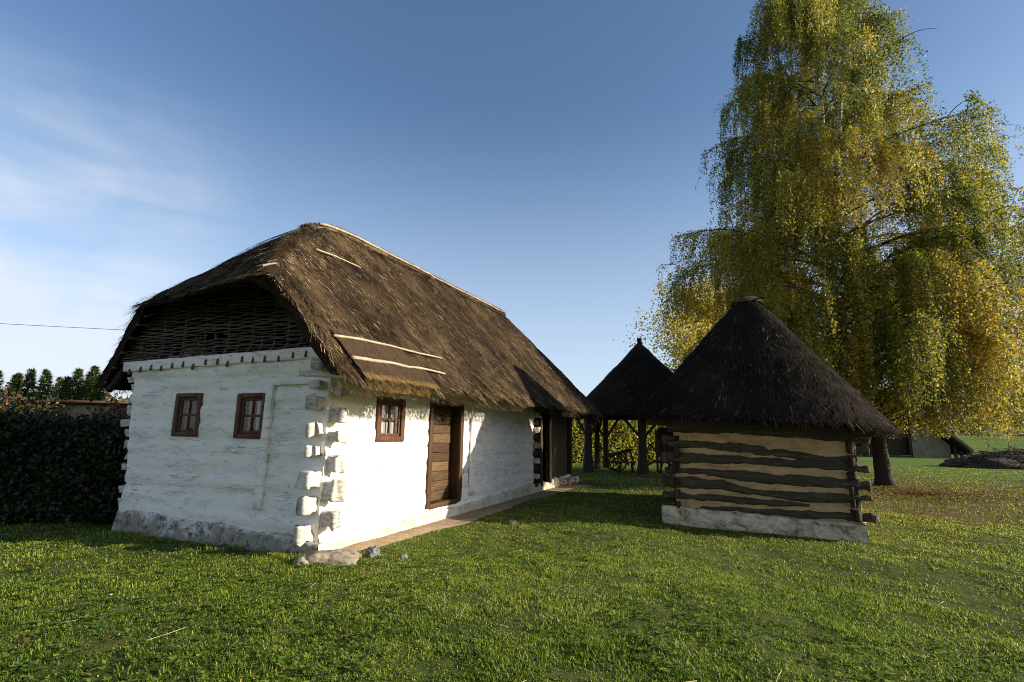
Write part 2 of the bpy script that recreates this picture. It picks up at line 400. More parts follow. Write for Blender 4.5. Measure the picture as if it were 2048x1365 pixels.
msk = wmath('MULTIPLY', wss(az, -.46, -.70), wss(el, .56, .30))
low = wmath('MULTIPLY', wss(el, .22, .03), wss(az, -.45, -.80))
cl = wmath('MULTIPLY', cl, msk); cl = wmath('MAXIMUM', cl, wmath('MULTIPLY', low, wss(c1, .25, .6)))
cl = wmath('MULTIPLY', cl, .80)
veil = wn.new('ShaderNodeMix'); veil.data_type = 'RGBA'; wt.links.new(wmath('MULTIPLY', wss(el, .62, -.05), .42), veil.inputs[0])
wt.links.new(sky.outputs[0], veil.inputs[6]); veil.inputs[7].default_value = (5.6, 6.2, 7.2, 1)   # thin high haze veil towards the horizon
mixc = wn.new('ShaderNodeMix'); mixc.data_type = 'RGBA'; wt.links.new(cl, mixc.inputs[0]); wt.links.new(veil.outputs[2], mixc.inputs[6])
mixc.inputs[7].default_value = (4.5, 4.7, 5.15, 1)
wt.links.new(mixc.outputs[2], bg.inputs['Color']); bg.inputs['Strength'].default_value = .098
scene.view_settings.view_transform = 'Standard'; scene.view_settings.look = 'None'; scene.view_settings.exposure = .95; scene.view_settings.gamma = 1.
try:
    scene.cycles.use_denoising = True; scene.cycles.denoiser = 'OPENIMAGEDENOISE'; scene.cycles.denoising_input_passes = 'RGB_ALBEDO_NORMAL'; scene.cycles.denoising_prefilter = 'NONE'; scene.cycles.use_adaptive_sampling = False; scene.cycles.filter_width = 1.0; scene.cycles.max_bounces = 6; scene.cycles.transparent_max_bounces = 8
    scene.cycles.caustics_reflective = False; scene.cycles.caustics_refractive = False
except Exception: pass

# ------------------------------------------------------------------ generic roof
def roof_mesh(mb, surf, na, nb, thick, closed_b, skirt_noise=.02, tintf=None):
    """surf(a,b) -> top points; a 0..1 (0 ridge/apex .. 1 eave) when closed, else plain grid. builds top, underside, skirts"""
    a = np.linspace(0, 1, na); b = np.linspace(0, 1, nb, endpoint=not closed_b)
    aa, bb = np.meshgrid(a, b, indexing='ij'); P = surf(aa, bb)
    nz = fbm(P[..., 0]*2.5, P[..., 1]*2.5, P[..., 2]*2.5, 4, 31)*.045+fbm(P[..., 0]*11, P[..., 1]*11, P[..., 2]*11, 2, 37)*.018
    P = P.copy(); P[..., 2] += nz
    Lw = P.copy(); Lw[..., 2] -= thick
    return P, Lw

# ================================================================== WHITE HOUSE
W_, LWH, LTOT = 3.9, 8.72, 12.8
house = thing('white_house', 'long whitewashed log house with a big brown thatched roof and brown windows', 'house', tuple(A))

def log_disp(l, z, seed, seams, amp=.03):
    """offset outward for a wall of stacked hewn logs"""
    zz = z+.025*fbm(l*.7, z*.5, 0, 3, seed)+.012*fbm(l*4, z*2, 0, 2, seed+1)
    seams = np.asarray(seams); idx = np.searchsorted(seams, zz)-1; idx = np.clip(idx, 0, len(seams)-2)
    lo, hi = seams[idx], seams[idx+1]; f = np.clip((zz-lo)/(hi-lo), 0, 1)
    jit = (_h(idx, idx*0, idx*0, seed)-.5)*.03
    prof = 1-np.abs(2*f-1)**3.2
    fill = sstep(-.25, .35, fbm(l*.8, idx*3.3, 0, 3, seed+5))     # plaster fills some seams
    return amp*prof*(.35+.65*fill)+jit*prof*.8+.012*fbm(l*2.2, z*9, 0, 4, seed+7)+.006*fbm(l*11, z*16, 0, 2, seed+8)

def wall_mesh(mb, l0, l1, z0, z1, holes, place, disp, step=.035):
    """grid wall with rectangular holes; place(l, z, out) -> world; z1 may vary with l"""
    ls = set(np.round(np.linspace(l0, l1, max(2, int((l1-l0)/step))), 4)); zs = set(np.round(np.linspace(0, 1, max(2, int((z1(l0)-z0)/step))), 4))
    top = max(z1(l0), z1(l1))
    ls = np.array(sorted(ls)); zs = np.linspace(z0, top, int((top-z0)/step))
    for (a, b, c, d) in holes:
        for v in (a, b): ls[np.argmin(abs(ls-v))] = v
        for v in (c, d): zs[np.argmin(abs(zs-v))] = v
    LL, ZZ = np.meshgrid(ls, zs, indexing='ij')
    tz = np.array([z1(v) for v in ls])[:, None]; ZC = np.where(ZZ > tz, tz, ZZ)
    off = disp(LL, ZC); P = place(LL, ZC, off)
    V, Q = grid(P)
    lc = (ls[:-1]+ls[1:])/2; zc = (zs[:-1]+zs[1:])/2; lc, zc2 = np.meshgrid(lc, zc, indexing='ij')
    keep = np.ones(lc.shape, bool)
    for (a, b, c, d) in holes: keep &= ~((lc > a) & (lc < b) & (zc2 > c) & (zc2 < d))
    keep &= zc2 < (tz[:-1]+.02)
    mb.add(V, Q[keep.ravel()])

WIN_F = [(2.32, 2.86, 1.43, 2.08), (1.05, 1.60, 1.42, 2.065)]
WIN_S = [(1.09, 1.86, 1.40, 2.10)]
DOOR = (2.70, 4.08, .25, 2.18)
seams_f = [.0, .22, .46, .70, .92, 1.18, 1.40, 1.66, 1.90, 2.12, 2.34, 2.62, 2.9]
seams_s = [.0, .24, .52, .80, 1.06, 1.34, 1.60, 1.86, 2.10, 2.34, 2.62, 3.1]
ins = lambda q, m: (q[0]+m, q[1]-m, q[2]+m, q[3]-m)
def wz(z): return 3.67+.25*np.clip(z, 0, 2.6)/2.5
def gl(l, z): return l-np.clip((l-2.9)/1.0, 0, 1.1)*(W_-wz(z))
def d_front(l, z):
    d = log_disp(l, z, 11, seams_f, .034)
    d = d+.035*sstep(2.33, 2.37, z+.03*fbm(l*1.2, 0, 0, 2, 3))       # top beam stands proud
    d = d+.05*sstep(.62, .30, z+.10*fbm(l*1.3, 0, 0, 3, 8))-.06*sstep(.34, .1, z)
    return d
def d_side(l, z):
    d = log_disp(l, z, 41, seams_s, .026)+.03*sstep(.28, .1, z+.05*fbm(l*1.6, 0, 0, 3, 9))
    return d
mb = MB(); wall_mesh(mb, -.02, W_+.02, -.1, lambda l: 2.66-.035*l, [ins(q, .05) for q in WIN_F], lambda l, z, o: HP(-o, gl(l, z), z), d_front)
gw = mb.build('gable_wall', M['white'], house, True)
mb = MB(); wall_mesh(mb, 0., LWH, -.1, lambda l: 3.05, [ins(q, .05) for q in WIN_S]+[(DOOR[0]+.06, DOOR[1]-.06, DOOR[2]+.02, DOOR[3]-.05)], lambda l, z, o: HP(l, -o, z), d_side)
sw = mb.build('long_wall', M['white'], house, True)
# hidden-side walls, thick enough to be solid
mb = MB(); mb.add(*slab(HP(LTOT/2+.25, W_-.40, 1.4), US, UT, UZ, LTOT/2-.28, .12, 1.5)); mb.build('rear_wall', M['white'], house)
mb = MB(); mb.add(*slab(HP(LTOT, W_/2, 1.3), UT, US, UZ, W_/2-.5, .12, 1.4)); mb.build('end_wall', M['darkwood'], house)
# partition closing the whitewashed room
mb = MB(); mb.add(*slab(HP(LWH-.12, W_/2-.13, 1.3), UT, US, UZ, W_/2-.3, .1, 1.4)); mb.build('partition', M['darkwood'], house)
# foundation, front and short returns
fz = lambda l: .10+.05*np.clip(l, 0, 4)
mb = MB()
l = np.linspace(-.12, 3.74, 130); k = np.linspace(0, 1, 14); LL, KK = np.meshgrid(l, k, indexing='ij')
top = .16+.055*np.clip(LL, 0, 4)+.05*fbm(LL*1.9, 0, 0, 3, 12)
zz = -.15+(top+.15)*np.minimum(KK*1.15, 1); out = .14-.05*np.maximum(0, zz)/.3-.14*np.maximum(0, KK-.87)/.13+.055*fbm(LL*3, zz*4, 0, 5, 14)
V, Q = grid(HP(-out, LL, zz)); mb.add(V, Q)
mb.build('stone_foundation', M['found'], house, True)
mb = MB()
l = np.linspace(-.06, LTOT, 340); LL, KK = np.meshgrid(l, k, indexing='ij')
top = .08+.02*np.clip(LL, 0, 9)+.06*fbm(LL*1.7, 0, 0, 4, 15)+.12*sstep(8.8, 9.2, LL)*fbm(LL*3.5, 1, 0, 3, 19)
zz = -.15+(top+.15)*np.minimum(KK*1.15, 1); out = .10-.03*np.maximum(0, zz)/.3-.09*np.maximum(0, KK-.87)/.13+.04*fbm(LL*3, zz*4, 0, 4, 16)
V, Q = grid(HP(LL, -out, zz)); mb.add(V, Q); mb.build('base_plaster', M['basepl'], house, True)

mb = MB(); mb.add(*prism(line(HP(.035, .035, -.1), HP(.035, .035, 2.6), 40), .05, .05, up=US, n=14, p=5, rough=.03, seed=4)); mb.build('corner_filler', M['white'], house, True)  # filler bar closing the dark slit between the two wall meshes
# log ends -----------------------------------------------------------
def log_end(base, direc, side, z0, z1, length, hw, seed, mat, parent):
    h = (z1-z0)/2; zc = (z0+z1)/2
    c = np.asarray(base, float)+UZ*zc
    k = np.array([-.08, .2, .45, .7, .97, 1.0]); g_ = np.random.default_rng(seed)
    length = length*g_.uniform(.62, .92); w = hw*np.array([1, .95, .86, .96, 1.0, .93])*g_.uniform(.6, .92); hh = h*.9*np.array([.97, .84, .80, .95, 1.0, .90])*g_.uniform(.82, 1.0)
    pts = [c+np.asarray(direc)*length*q+np.asarray(side)*g_.normal()*.008 for q in k]
    tw = g_.normal()*.12
    pts = [p_ + 0*p_ for p_ in pts]; m = MB(); nn_ = 8
    m.add(*prism(pts, w, hh, up=UZ+np.asarray(side)*tw, n=20, p=8, rough=.045, seed=seed, nf=13)); return m.build('log_end', mat, parent, False)
stack_f = [(2.09, 2.22, .20), (1.80, 2.03, .24), (1.45, 1.66, .22), (1.19, 1.38, .22), (.78, 1.06, .27), (.44, .76, .28), (.10, .41, .30)]
for i, (a, b, L) in enumerate(stack_f): log_end(HP(0, .10, 0), -US, UT, a, b, L, .105, 100+i, M['logend'], house)
stack_r = [(1.99, 2.15, .22), (1.63, 1.87, .24), (1.36, 1.57, .24), (.95, 1.28, .25), (.61, .93, .25), (.27, .55, .24)]
for i, (a, b, L) in enumerate(stack_r): log_end(HP(.10, 0, 0), -UT, US, a, b, L, .11, 120+i, M['logend'], house)
zb = [.30, .52, .68, .86, 1.02, 1.20, 1.38, 1.55, 1.72, 1.92, 2.10, 2.26, 2.40, 2.52]
for i in range(len(zb)-1): log_end(HP(.10, wz(zb[i])+0., 0), UT, US, zb[i]+.012, zb[i+1]-.012, (.16, .26, .2, .3)[i % 4]+.06*(i == 0), .10, 140+i, M['logend'], house)
for i in range(10):
    z0 = .12+i*.215; log_end(HP(LWH+.02, 0, 0), -UT, US, z0, z0+.19, (.10, .15)[i % 2], .11, 160+i, M['logend'] if i % 2 else M['darkwood'], house)
# beams at the near corner carrying the eave
def beam(name, a, b, hw, hh, mat, parent, seed=0, rough=.012, k=12, p=5): 
    m = MB(); m.add(*prism(line(a, b, k), hw, hh, n=14, p=p, rough=rough, seed=seed)); return m.build(name, mat, parent)
beam('wall_plate', HP(.06, .5, 2.36), HP(.02, -.78, 2.28), .10, .075, M['logend'], house, 3)
beam('wall_plate', HP(.4, .02, 2.45), HP(-.26, .03, 2.42), .09, .08, M['logend'], house, 4)
beam('tie_beam', HP(-.04, W_+.20, 2.52), HP(-.05, -.12, 2.61), .05, .085, M['white'], house, 5, .014, 40)
# pilaster boards
beam('plank', HP(-.045, 1.01, .50), HP(-.05, 1.0, 2.20), .055, .022, M['white'], house, 6, .008, 14, 6) if False else None
def board(name, c0, c1, wdir, hw, odir, ht, mat, parent, seed=0, rough=.006, k=14):
    m = MB(); m.add(*prism(line(c0, c1, k), hw, ht, up=odir, n=14, p=9, rough=rough, seed=seed)); return m.build(name, mat, parent)
board('plank', HP(-.055, 1.0, .48), HP(-.05, .97, 2.20), UT, .06, US, .03, M['white'], house, 6)
board('plank', HP(-.045, .93, 2.19), HP(-.045, .12, 2.20), UZ, .025, US, .02, M['white'], house, 8)
board('plank', HP(4.52, -.04, .30), HP(4.56, -.04, 2.3), US, .10, UT, .022, M['white'], house, 7)

# windows -------------------------------------------------------------
def window(q, P, ax, out, curtain_half, hinge_dir):
    l0, l1, z0, z1 = q; fw = .075 if l1-l0 < .6 else .10
    m = MB(); O = .045
    def bar(la, lb, za, zb, o0, o1):
        m.add(*slab(P((la+lb)/2, (za+zb)/2, (o0+o1)/2), ax, out, UZ, (lb-la)/2, (o1-o0)/2, (zb-za)/2, .004))
    bar(l0, l0+fw, z0, z1, -.10, O); bar(l1-fw, l1, z0, z1, -.10, O); bar(l0+fw, l1-fw, z1-fw*.9, z1, -.10, O-.003); bar(l0+fw, l1-fw, z0, z0+fw*.9, -.10, O-.003)
    wobj = m.build('window', M['redwood'], house)
    m = MB(); a, b, c, d = l0+fw, l1-fw, z0+fw*.9, z1-fw*.9; sw = .04; lm = (a+b)/2; zm = (c+d)/2
    bar(a, a+sw, c, d, -.03, .012); bar(b-sw, b, c, d, -.03, .012); bar(a+sw, b-sw, d-sw, d, -.03, .010); bar(a+sw, b-sw, c, c+sw, -.03, .010)
    bar(lm-.017, lm+.017, c+sw, d-sw, -.028, .008); bar(a+sw, b-sw, zm-.017, zm+.017, -.026, .006)
    m.build('sash', M['redwood'], wobj)
    m = MB(); m.add(*slab(P(lm, zm, -.014), ax, out, UZ, (b-a)/2-sw+.008, .002, (d-c)/2-sw+.008, .0005)); m.build('pane', M['glass'], wobj)
    # near-black sheet standing for the shade of the room behind
    m = MB(); bk = -.30
    m.add(*slab(P(lm, zm, bk), ax, out, UZ, (b-a)/2+.1, .01, (d-c)/2+.1, .002)); m.build('room_shade', M['black'], wobj)
    # curtain: pleated
    ca, cb = (a, b) if curtain_half is None else curtain_half
    u = np.linspace(ca, cb, 40); zz = np.linspace(c, d, 6); UU, ZC = np.meshgrid(u, zz, indexing='ij')
    V, Q = grid(P(UU, ZC, -.07+.012*np.sin(UU*70)+.006*np.sin(UU*31+1))); m = MB(); m.add(V, Q); m.build('curtain', M['curtain'], wobj, True)
    m = MB(); hl = l0+fw if hinge_dir < 0 else l1-fw
    for zc in (z0+.17, z1-.17):
        m = MB(); m.add(*prism(line(P(hl, zc-.03, O-.01), P(hl, zc+.03, O-.01), 4), .010, .010, up=out, n=8, p=2)); m.build('hinge', M['iron'], wobj)
    return wobj
PF = lambda l, z, o: HP(-np.asarray(o), l, z)
PS = lambda l, z, o: HP(l, -np.asarray(o), z)
def PFq(q, sgn=1): return PF
window(WIN_F[0], PF, UT, -US, (2.40, 2.555), -1)
window(WIN_F[1], PF, UT, -US, (1.13, 1.30), -1)
window(WIN_S[0], PS, US, -UT, None, -1)

# door ----------------------------------------------------------------
l0, l1, z0, z1 = DOOR; fw = .13
m = MB()
def dbar(m, la, lb, za, zb, o0, o1, bev=.006):
    m.add(*slab(PS((la+lb)/2, (za+zb)/2, (o0+o1)/2), US, -UT, UZ, (lb-la)/2, (o1-o0)/2, (zb-za)/2, bev))
dbar(m, l0, l0+fw, z0-.03, z1, -.26, .05); dbar(m, l1-fw, l1, z0-.03, z1, -.26, .05); dbar(m, l0+fw, l1-fw, z1-.10, z1, -.26, .045); dbar(m, l0+fw, l1-fw, z0-.05, z0+.05, -.26, .03)
door = m.build('door', M['framewood'], house)
m = MB(); nb = 10; zz = np.linspace(z0+.05, z1-.10, nb+1)
for i in range(nb):
    g_ = np.random.default_rng(i); t_ = .5+.35*g_.normal()
    V, Q, T = slab(PS((l0+l1)/2, (zz[i]+zz[i+1])/2, -.20+.004*g_.normal()), US, -UT, UZ, (l1-l0)/2-fw, .025, (zz[i+1]-zz[i])/2-.003, .005); m.add(V, Q, T, np.clip(t_, 0, 1))
m.build('door_leaf', M['doorwood'], door)
m = MB(); m.add(*prism([PS(l0+fw+.09, 1.17, -.18), PS(l0+fw+.09, 1.17, -.12), PS(l0+fw+.10, 1.17, -.105), PS(l0+fw+.19, 1.165, -.105)], .011, .011, n=8, p=2)); m.build('handle', M['iron'], door)

# barn part of dark timber ---------------------------------------------
mb = MB()
PB = lambda l, z, o: HP(l, -o, z)
wall_mesh(mb, 10.15, LTOT, .18, lambda l: 2.75, [], lambda l, z, o: HP(l, .10-o, z), lambda l, z: .05*np.abs(np.sin(l*8.5+.4*fbm(l, z, 0, 2, 3)))**.5+.02*fbm(l*7, z*1.2, 0, 4, 77), .04)
mb.build('barn_wall', M['darkwood'], house, True)
mb = MB()
for i in range(5):
    a = 9.42+i*.15; V, Q, T = slab(HP(a+.07, .42, 1.25), US, UT, UZ, .068, .03, 1.0, .006); mb.add(V, Q, T, .2+.15*(i % 3))
mb.build('barn_door', M['darkwood'], house)
for sx_ in (9.28, 10.2, 12.74):
    board('post', HP(sx_, .0, .12), HP(sx_, .02, 2.7), US, .10, UT, .09, M['darkwood'], house, int(sx_*10), .02, 18)
mb = MB(); g_ = np.random.default_rng(5)
def rock(c, rx, ry, rz, seed, rot=0.):
    n1, n2 = 34, 50; th = np.linspace(0, np.pi, n1); ph = np.linspace(0, 2*np.pi, n2, endpoint=True); T_, P_ = np.meshgrid(th, ph, indexing='ij')
    x, y, z = np.sin(T_)*np.cos(P_), np.sin(T_)*np.sin(P_), np.cos(T_)
    p = 2.6; nrm = (np.abs(x)**p+np.abs(y)**p+np.abs(z)**p)**(1/p)
    r = (1+.42*fbm(x*1.6+seed*5, y*1.6, z*1.6, 5, seed)-.10*np.abs(fbm(x*4+seed, y*4, z*4, 3, seed+1)))/nrm
    x, y, z = x*r*rx, y*r*ry, z*r*rz
    ca, sa = math.cos(rot), math.sin(rot)
    P = np.stack([c[0]+x*ca-y*sa, c[1]+x*sa+y*ca, c[2]+z], -1); return grid(P, True)
for i, l in enumerate((11.2, 11.55, 11.9, 12.2, 12.5, 12.8, 13.0)):
    c = HP(l, -.08-.08*g_.random(), .06+.08*g_.random()); m = MB(); m.add(*rock(c, .11+.05*g_.random(), .09, .09+.05*g_.random(), i+40, g_.random()*3)); m.build('base_stone', M['plinth'], house)

# wattle gable -----------------------------------------------------------
def under(t): # underside height of the front of the roof at s = 0
    return roofz(np.zeros_like(np.asarray(t, float)), np.asarray(t, float))-.17
def s0f(t): return np.where(np.asarray(t) < 0, -1.04, -1.04+.22*np.asarray(t))
def roofz(s, t):
    s = np.asarray(s, float); t = np.asarray(t, float); k = .13
    e = 2.26+.0155*s; r = 5.44+.039*s; sl_ = (r-e)/2.95
    a = e+sl_*(t+1.0); b = e+sl_*(4.9-t)
    uu = np.clip((s-s0f(t))/2.6, 0, 1); c = 3.54+.77*(s-s0f(t))+.20*np.sin(np.pi*uu)**1.0; d = 2.4+1.30*(13.65-s)
    return -k*np.log(np.exp(-a/k)+np.exp(-b/k)+np.exp(-c/k)+np.exp(-d/k)+1e-30)
mb = MB(); rows = 46
tt = np.linspace(-.6, 4.6, 240)
for i in range(rows):
    z = 2.60+i*.034; zz = z+.02*np.sin(tt*1.7+i*.8)*(.5)+.012*fbm(tt*3, i*1.7, 0, 3, 51)+.02*fbm(tt*.6, 0, 0, 2, 52)
    if i > 26: zz = zz+.02*(i-26)
    ph = np.sin(tt*np.pi/.29+np.pi*(i % 2))
    ok = (zz < under(tt)-.0) & (fbm(tt*.9, i*.33, 0, 3, 57) > (-.62 if i < 30 else -.15))
    # contiguous runs
    idx = np.where(ok)[0]
    if len(idx) < 6: continue
    for run in np.split(idx, np.where(np.diff(idx) > 1)[0]+1):
        if len(run) < 6: continue
        pts = HP(.03-.028*ph[run], tt[run], zz[run]); rr = .0115*(1+.3*fbm(tt[run]*1.2, i*2.2, 0, 2, 55)); mb.add(*prism(pts, rr, rr, n=6, p=2), tint=rng.uniform(.2, .9))
mb.build('wattle_panel', M['wattle'], house, True)
for i in range(17):
    t_ = .14+i*.235+rng.normal()*.02; zt = float(under(t_))+.05; zb_ = (2.60-.035*t_)-rng.uniform(.02, .09)
    if t_ > 1.0 and i % 2 == 1: zt = min(zt, 3.0)
    m = MB(); m.add(*prism([HP(-.10, t_, zb_), HP(-.095, t_, zb_+.06), HP(-.02, t_, zb_+.16), HP(.05, t_, zb_+.28), HP(.062, t_+.02, (zb_+zt)/2+.1), HP(.065, t_+rng.normal()*.05, zt)], .021, .021, n=8, p=2, rough=.005, seed=i), tint=.75); m.build('stake', M['wattle'], house, True)

# roof ---------------------------------------------------------------------
def house_roof():
    ns, nt = 210, 96
    u = np.linspace(0, 1, ns)**1.15; v = np.linspace(0, 1, nt); U, V_ = np.meshgrid(u, v, indexing='ij')
    T_ = -1.0+5.9*V_+.0*U
    lip = -.10*sstep(.1, .35, T_)*sstep(3.75, 3.35, T_)       # the half hip pushes forward a little
    S0 = s0f(T_)+lip+.02*fbm(T_*4, 0, 0, 3, 61)
    S = S0+(13.65+.03*fbm(T_*3, 4, 0, 3, 62)-S0)*U
    eav = sstep(.04, .0, V_)+sstep(.96, 1., V_)
    T_ = T_+(.035*fbm(S*2.1, 0, 0, 4, 63))*eav
    Z = roofz(S, T_)
    nz = .06*fbm(S*1.1, T_*1.1, 0, 4, 64)+.04*fbm(S*6, T_*4, 0, 3, 65)
    top = HP(S, T_, Z+nz)
    inset = .17
    Tb = T_+inset*sstep(.06, 0, V_)-inset*sstep(.94, 1., V_); Sb = S-.17*sstep(.97, 1, U)+.03*sstep(.03, 0, U)
    low = HP(Sb, Tb, np.maximum(roofz(Sb, Tb)-(.24-.13*sstep(.1, .5, T_)*sstep(3.8, 3.4, T_))*(1-sstep(.06, .16, U))-(.38-.10*sstep(.12, .0, V_)-.10*sstep(.88, 1., V_))*sstep(.06, .16, U), 2.0)+.03*fbm(S*3, T_*3, 0, 3, 66))
    mb = MB(); tint = .30+.25*fbm(S*2.5, T_*2.5, 0, 3, 67)
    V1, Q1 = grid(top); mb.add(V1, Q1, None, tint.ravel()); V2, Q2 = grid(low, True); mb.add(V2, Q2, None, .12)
    def skirt(a, b, n, flip):
        k = np.linspace(0, 1, 6); P = a[:, None]*(1-k)[None, :, None]+b[:, None]*k[None, :, None]
        nn = fbm(P[..., 0]*9, P[..., 1]*9, P[..., 2]*9, 3, 68); P = P+n*(nn*.03*np.sin(np.pi*k)[None])[..., None]
        V, Q = grid(P, flip); mb.add(V, Q, None, .22+.15*nn.ravel())
    skirt(top[0], low[0], -US, False); skirt(top[-1], low[-1], US, True); skirt(top[:, 0], low[:, 0], -UT, True); skirt(top[:, -1], low[:, -1], UT, False)
    # straws
    n = 190000
    s = rng.uniform(-1.15, 13.7, n); t = np.where(rng.random(n) < .72, rng.uniform(-1.02, 2.1, n), rng.uniform(1.9, 4.9, n))
    keep = s > s0f(t)-.1*((t > .2) & (t < 3.6)); s, t = s[keep], t[keep]; n = len(s)
    e = .04; z = roofz(s, t)+.06*fbm(s*1.1, t*1.1, 0, 4, 64)+.04*fbm(s*6, t*4, 0, 3, 65)
    gs = (roofz(s+e, t)-roofz(s-e, t))/(2*e); gt = (roofz(s, t+e)-roofz(s, t-e))/(2*e)
    gl = np.hypot(gs, gt)+1e-6
    ang = np.arctan2(-gt, -gs)+rng.normal(0, .30, n)+.5*fbm(s*.9, t*.9, 0, 2, 69)
    ds, dt = np.cos(ang), np.sin(ang); dz = (gs*ds+gt*dt)
    d = HP(ds, dt, dz)-A; d /= np.linalg.norm(d, axis=1)[:, None]
    nrm = HP(-gs, -gt, 1.)-A; nrm /= np.linalg.norm(nrm, axis=1)[:, None]
    d = d+nrm*np.clip(rng.normal(.03, .06, n), -.1, .15)[:, None]; d /= np.linalg.norm(d, axis=1)[:, None]
    side = np.cross(d, nrm)+nrm*rng.normal(0, .3, n)[:, None]; side /= np.linalg.norm(side, axis=1)[:, None]
    L = rng.uniform(.08, .28, n); wd = rng.uniform(.0025, .0065, n)
    tn = np.clip(.38+.27*rng.normal(size=n)+.20*fbm(s*3.3, t*3.3, 0, 3, 70), 0, 1); tn[rng.random(n) < .03] = .95
    # pale weathered straw along the front hip crest
    fr_ = (s < 1.2) & (t > .3) & (t < 2.2) & (rng.random(n) < .35); tn[fr_] = np.clip(tn[fr_]+.35, 0, 1)
    ribbons(HP(s, t, z)-nrm*.012, d, L, wd, side, mb, tn)
    # eave fringe
    def fringe(p, out, n_, tmu):
        k = len(p); dd = out+rng.normal(0, .22, (k, 3)); dd[:, 2] -= .55; dd /= np.linalg.norm(dd, axis=1)[:, None]
        sd = np.cross(dd, UZ); sd /= np.linalg.norm(sd, axis=1)[:, None]
        ribbons(p, dd, rng.uniform(.03, .11, k), rng.uniform(.002, .005, k), sd, mb, np.clip(tmu+.2*rng.normal(size=k), 0, 1))
    n = 9000; s = rng.uniform(-1.1, 13.6, n); f = rng.random(n); tt_ = -1.+f*.15; fringe(HP(s, tt_, roofz(s, np.full(n, -1.))-f*.26), -UT, n, .55)
    n = 2500; s = rng.uniform(0, 13.6, n); f = rng.random(n); fringe(HP(s, 4.9-f*.15, roofz(s, np.full(n, 4.9))-f*.36), UT, n, .35)
    n = 1500; t = rng.uniform(.2, 3.7, n); f = rng.random(n); fringe(HP(s0f(t)-.1*((t > .2) & (t < 3.6)), t, roofz(s0f(t), t)-f*.16), -US*.9+UZ*.3, n, .38)
    n = 3000; t = rng.uniform(-1., 4.9, n); f = rng.random(n); fringe(HP(13.6-f*.1, t, roofz(np.full(n, 13.6), t)-f*.36), US, n, .4)
    return mb.build('roof', M['thatch'], house)
roof = house_roof()
def rp(s, t, up=.03): return HP(s, t, roofz(np.asarray(s), np.asarray(t))+up)
for i, (pts, r_) in enumerate([([(-.78, -.66), (-.1, -.62), (.6, -.60), (1.3, -.60), (2.05, -.58)], .017), ([(-.75, -.92), (0, -.89), (.7, -.87), (1.64, -.87)], .021), ([(.5, .90), (1.0, .92), (1.68, .93)], .013), ([(-.93, .42), (-.86, .36), (-.80, .31)], .013)]):
    p_ = np.array(pts); kk = np.linspace(0, 1, 16); s_ = np.interp(kk, np.linspace(0, 1, len(p_)), p_[:, 0]); t_ = np.interp(kk, np.linspace(0, 1, len(p_)), p_[:, 1])
    m = MB(); rr = r_*np.linspace(1.1, .7, 16); m.add(*prism(rp(s_, t_, .055)+UZ*(.012*fbm(kk*5, i, 0, 2, 4))[:, None], rr, rr, n=8, p=2, rough=.006, seed=i, nf=9)); m.build('roof_pole', M['pole'], roof, True)
# straw ridge with two poles
mb = MB(); n = 5200; s = rng.uniform(1.3, 10.9, n); sgn = rng.choice([-1, 1], n); t = 1.95+sgn*np.abs(rng.normal(0, .05, n))
d = HP(rng.normal(0, .5, n), sgn, -.75)-A; d /= np.linalg.norm(d, axis=1)[:, None]; sd = np.cross(d, UZ); sd /= np.linalg.norm(sd, axis=1)[:, None]
ribbons(rp(s, t, .10+.04*rng.random(n)), d, rng.uniform(.08, .18, n), rng.uniform(.003, .007, n), sd, mb, rng.uniform(0, .8, n))
ss = np.linspace(1.4, 10.9, 60); V, Q, T = prism(HP(ss, 1.95, roofz(ss, np.full(60, 1.95))-.01+.03*fbm(ss*2, 0, 0, 3, 2)), .16, .10, n=12, p=2, rough=.03, seed=8); mb.add(V, Q, T, .3)
n = 2600; t = rng.uniform(.5, 2.3, n); s = s0f(t)+rng.uniform(.0, 1, n)**.7*(2.3*np.clip((t-.2)/1.7, .05, 1)); 
dd_ = HP(-.7+rng.normal(0, .3, n), rng.normal(-.3, .4, n), 0.)-A; e_ = .03; dd_[:, 2] = (roofz(s+(dd_@US)*e_, t+(dd_@UT)*e_)-roofz(s, t))/e_-.02; dd_ /= np.linalg.norm(dd_, axis=1)[:, None]
ribbons(rp(s, t, .045), dd_, rng.uniform(.08, .2, n), rng.uniform(.003, .007, n), np.tile(unit(np.array([.5, -.8, 0])), (n, 1)), mb, rng.uniform(0, .8, n))
ridge = mb.build('ridge_cap', M['ridge'], roof)
for off, a, b in ((-.16, 1.5, 6.2), (-.17, 5.9, 10.7), (.16, 1.6, 10.5)):
    ss = np.linspace(a, b, 26); m = MB(); m.add(*prism(HP(ss, 1.95+off, roofz(ss, np.full(26, 1.95+off))+.105+.02*fbm(ss*1.5, off*9, 0, 2, 5)), .030, .026, n=8, p=2, rough=.006, seed=9)); m.build('roof_pole', M['pole'], roof, True)
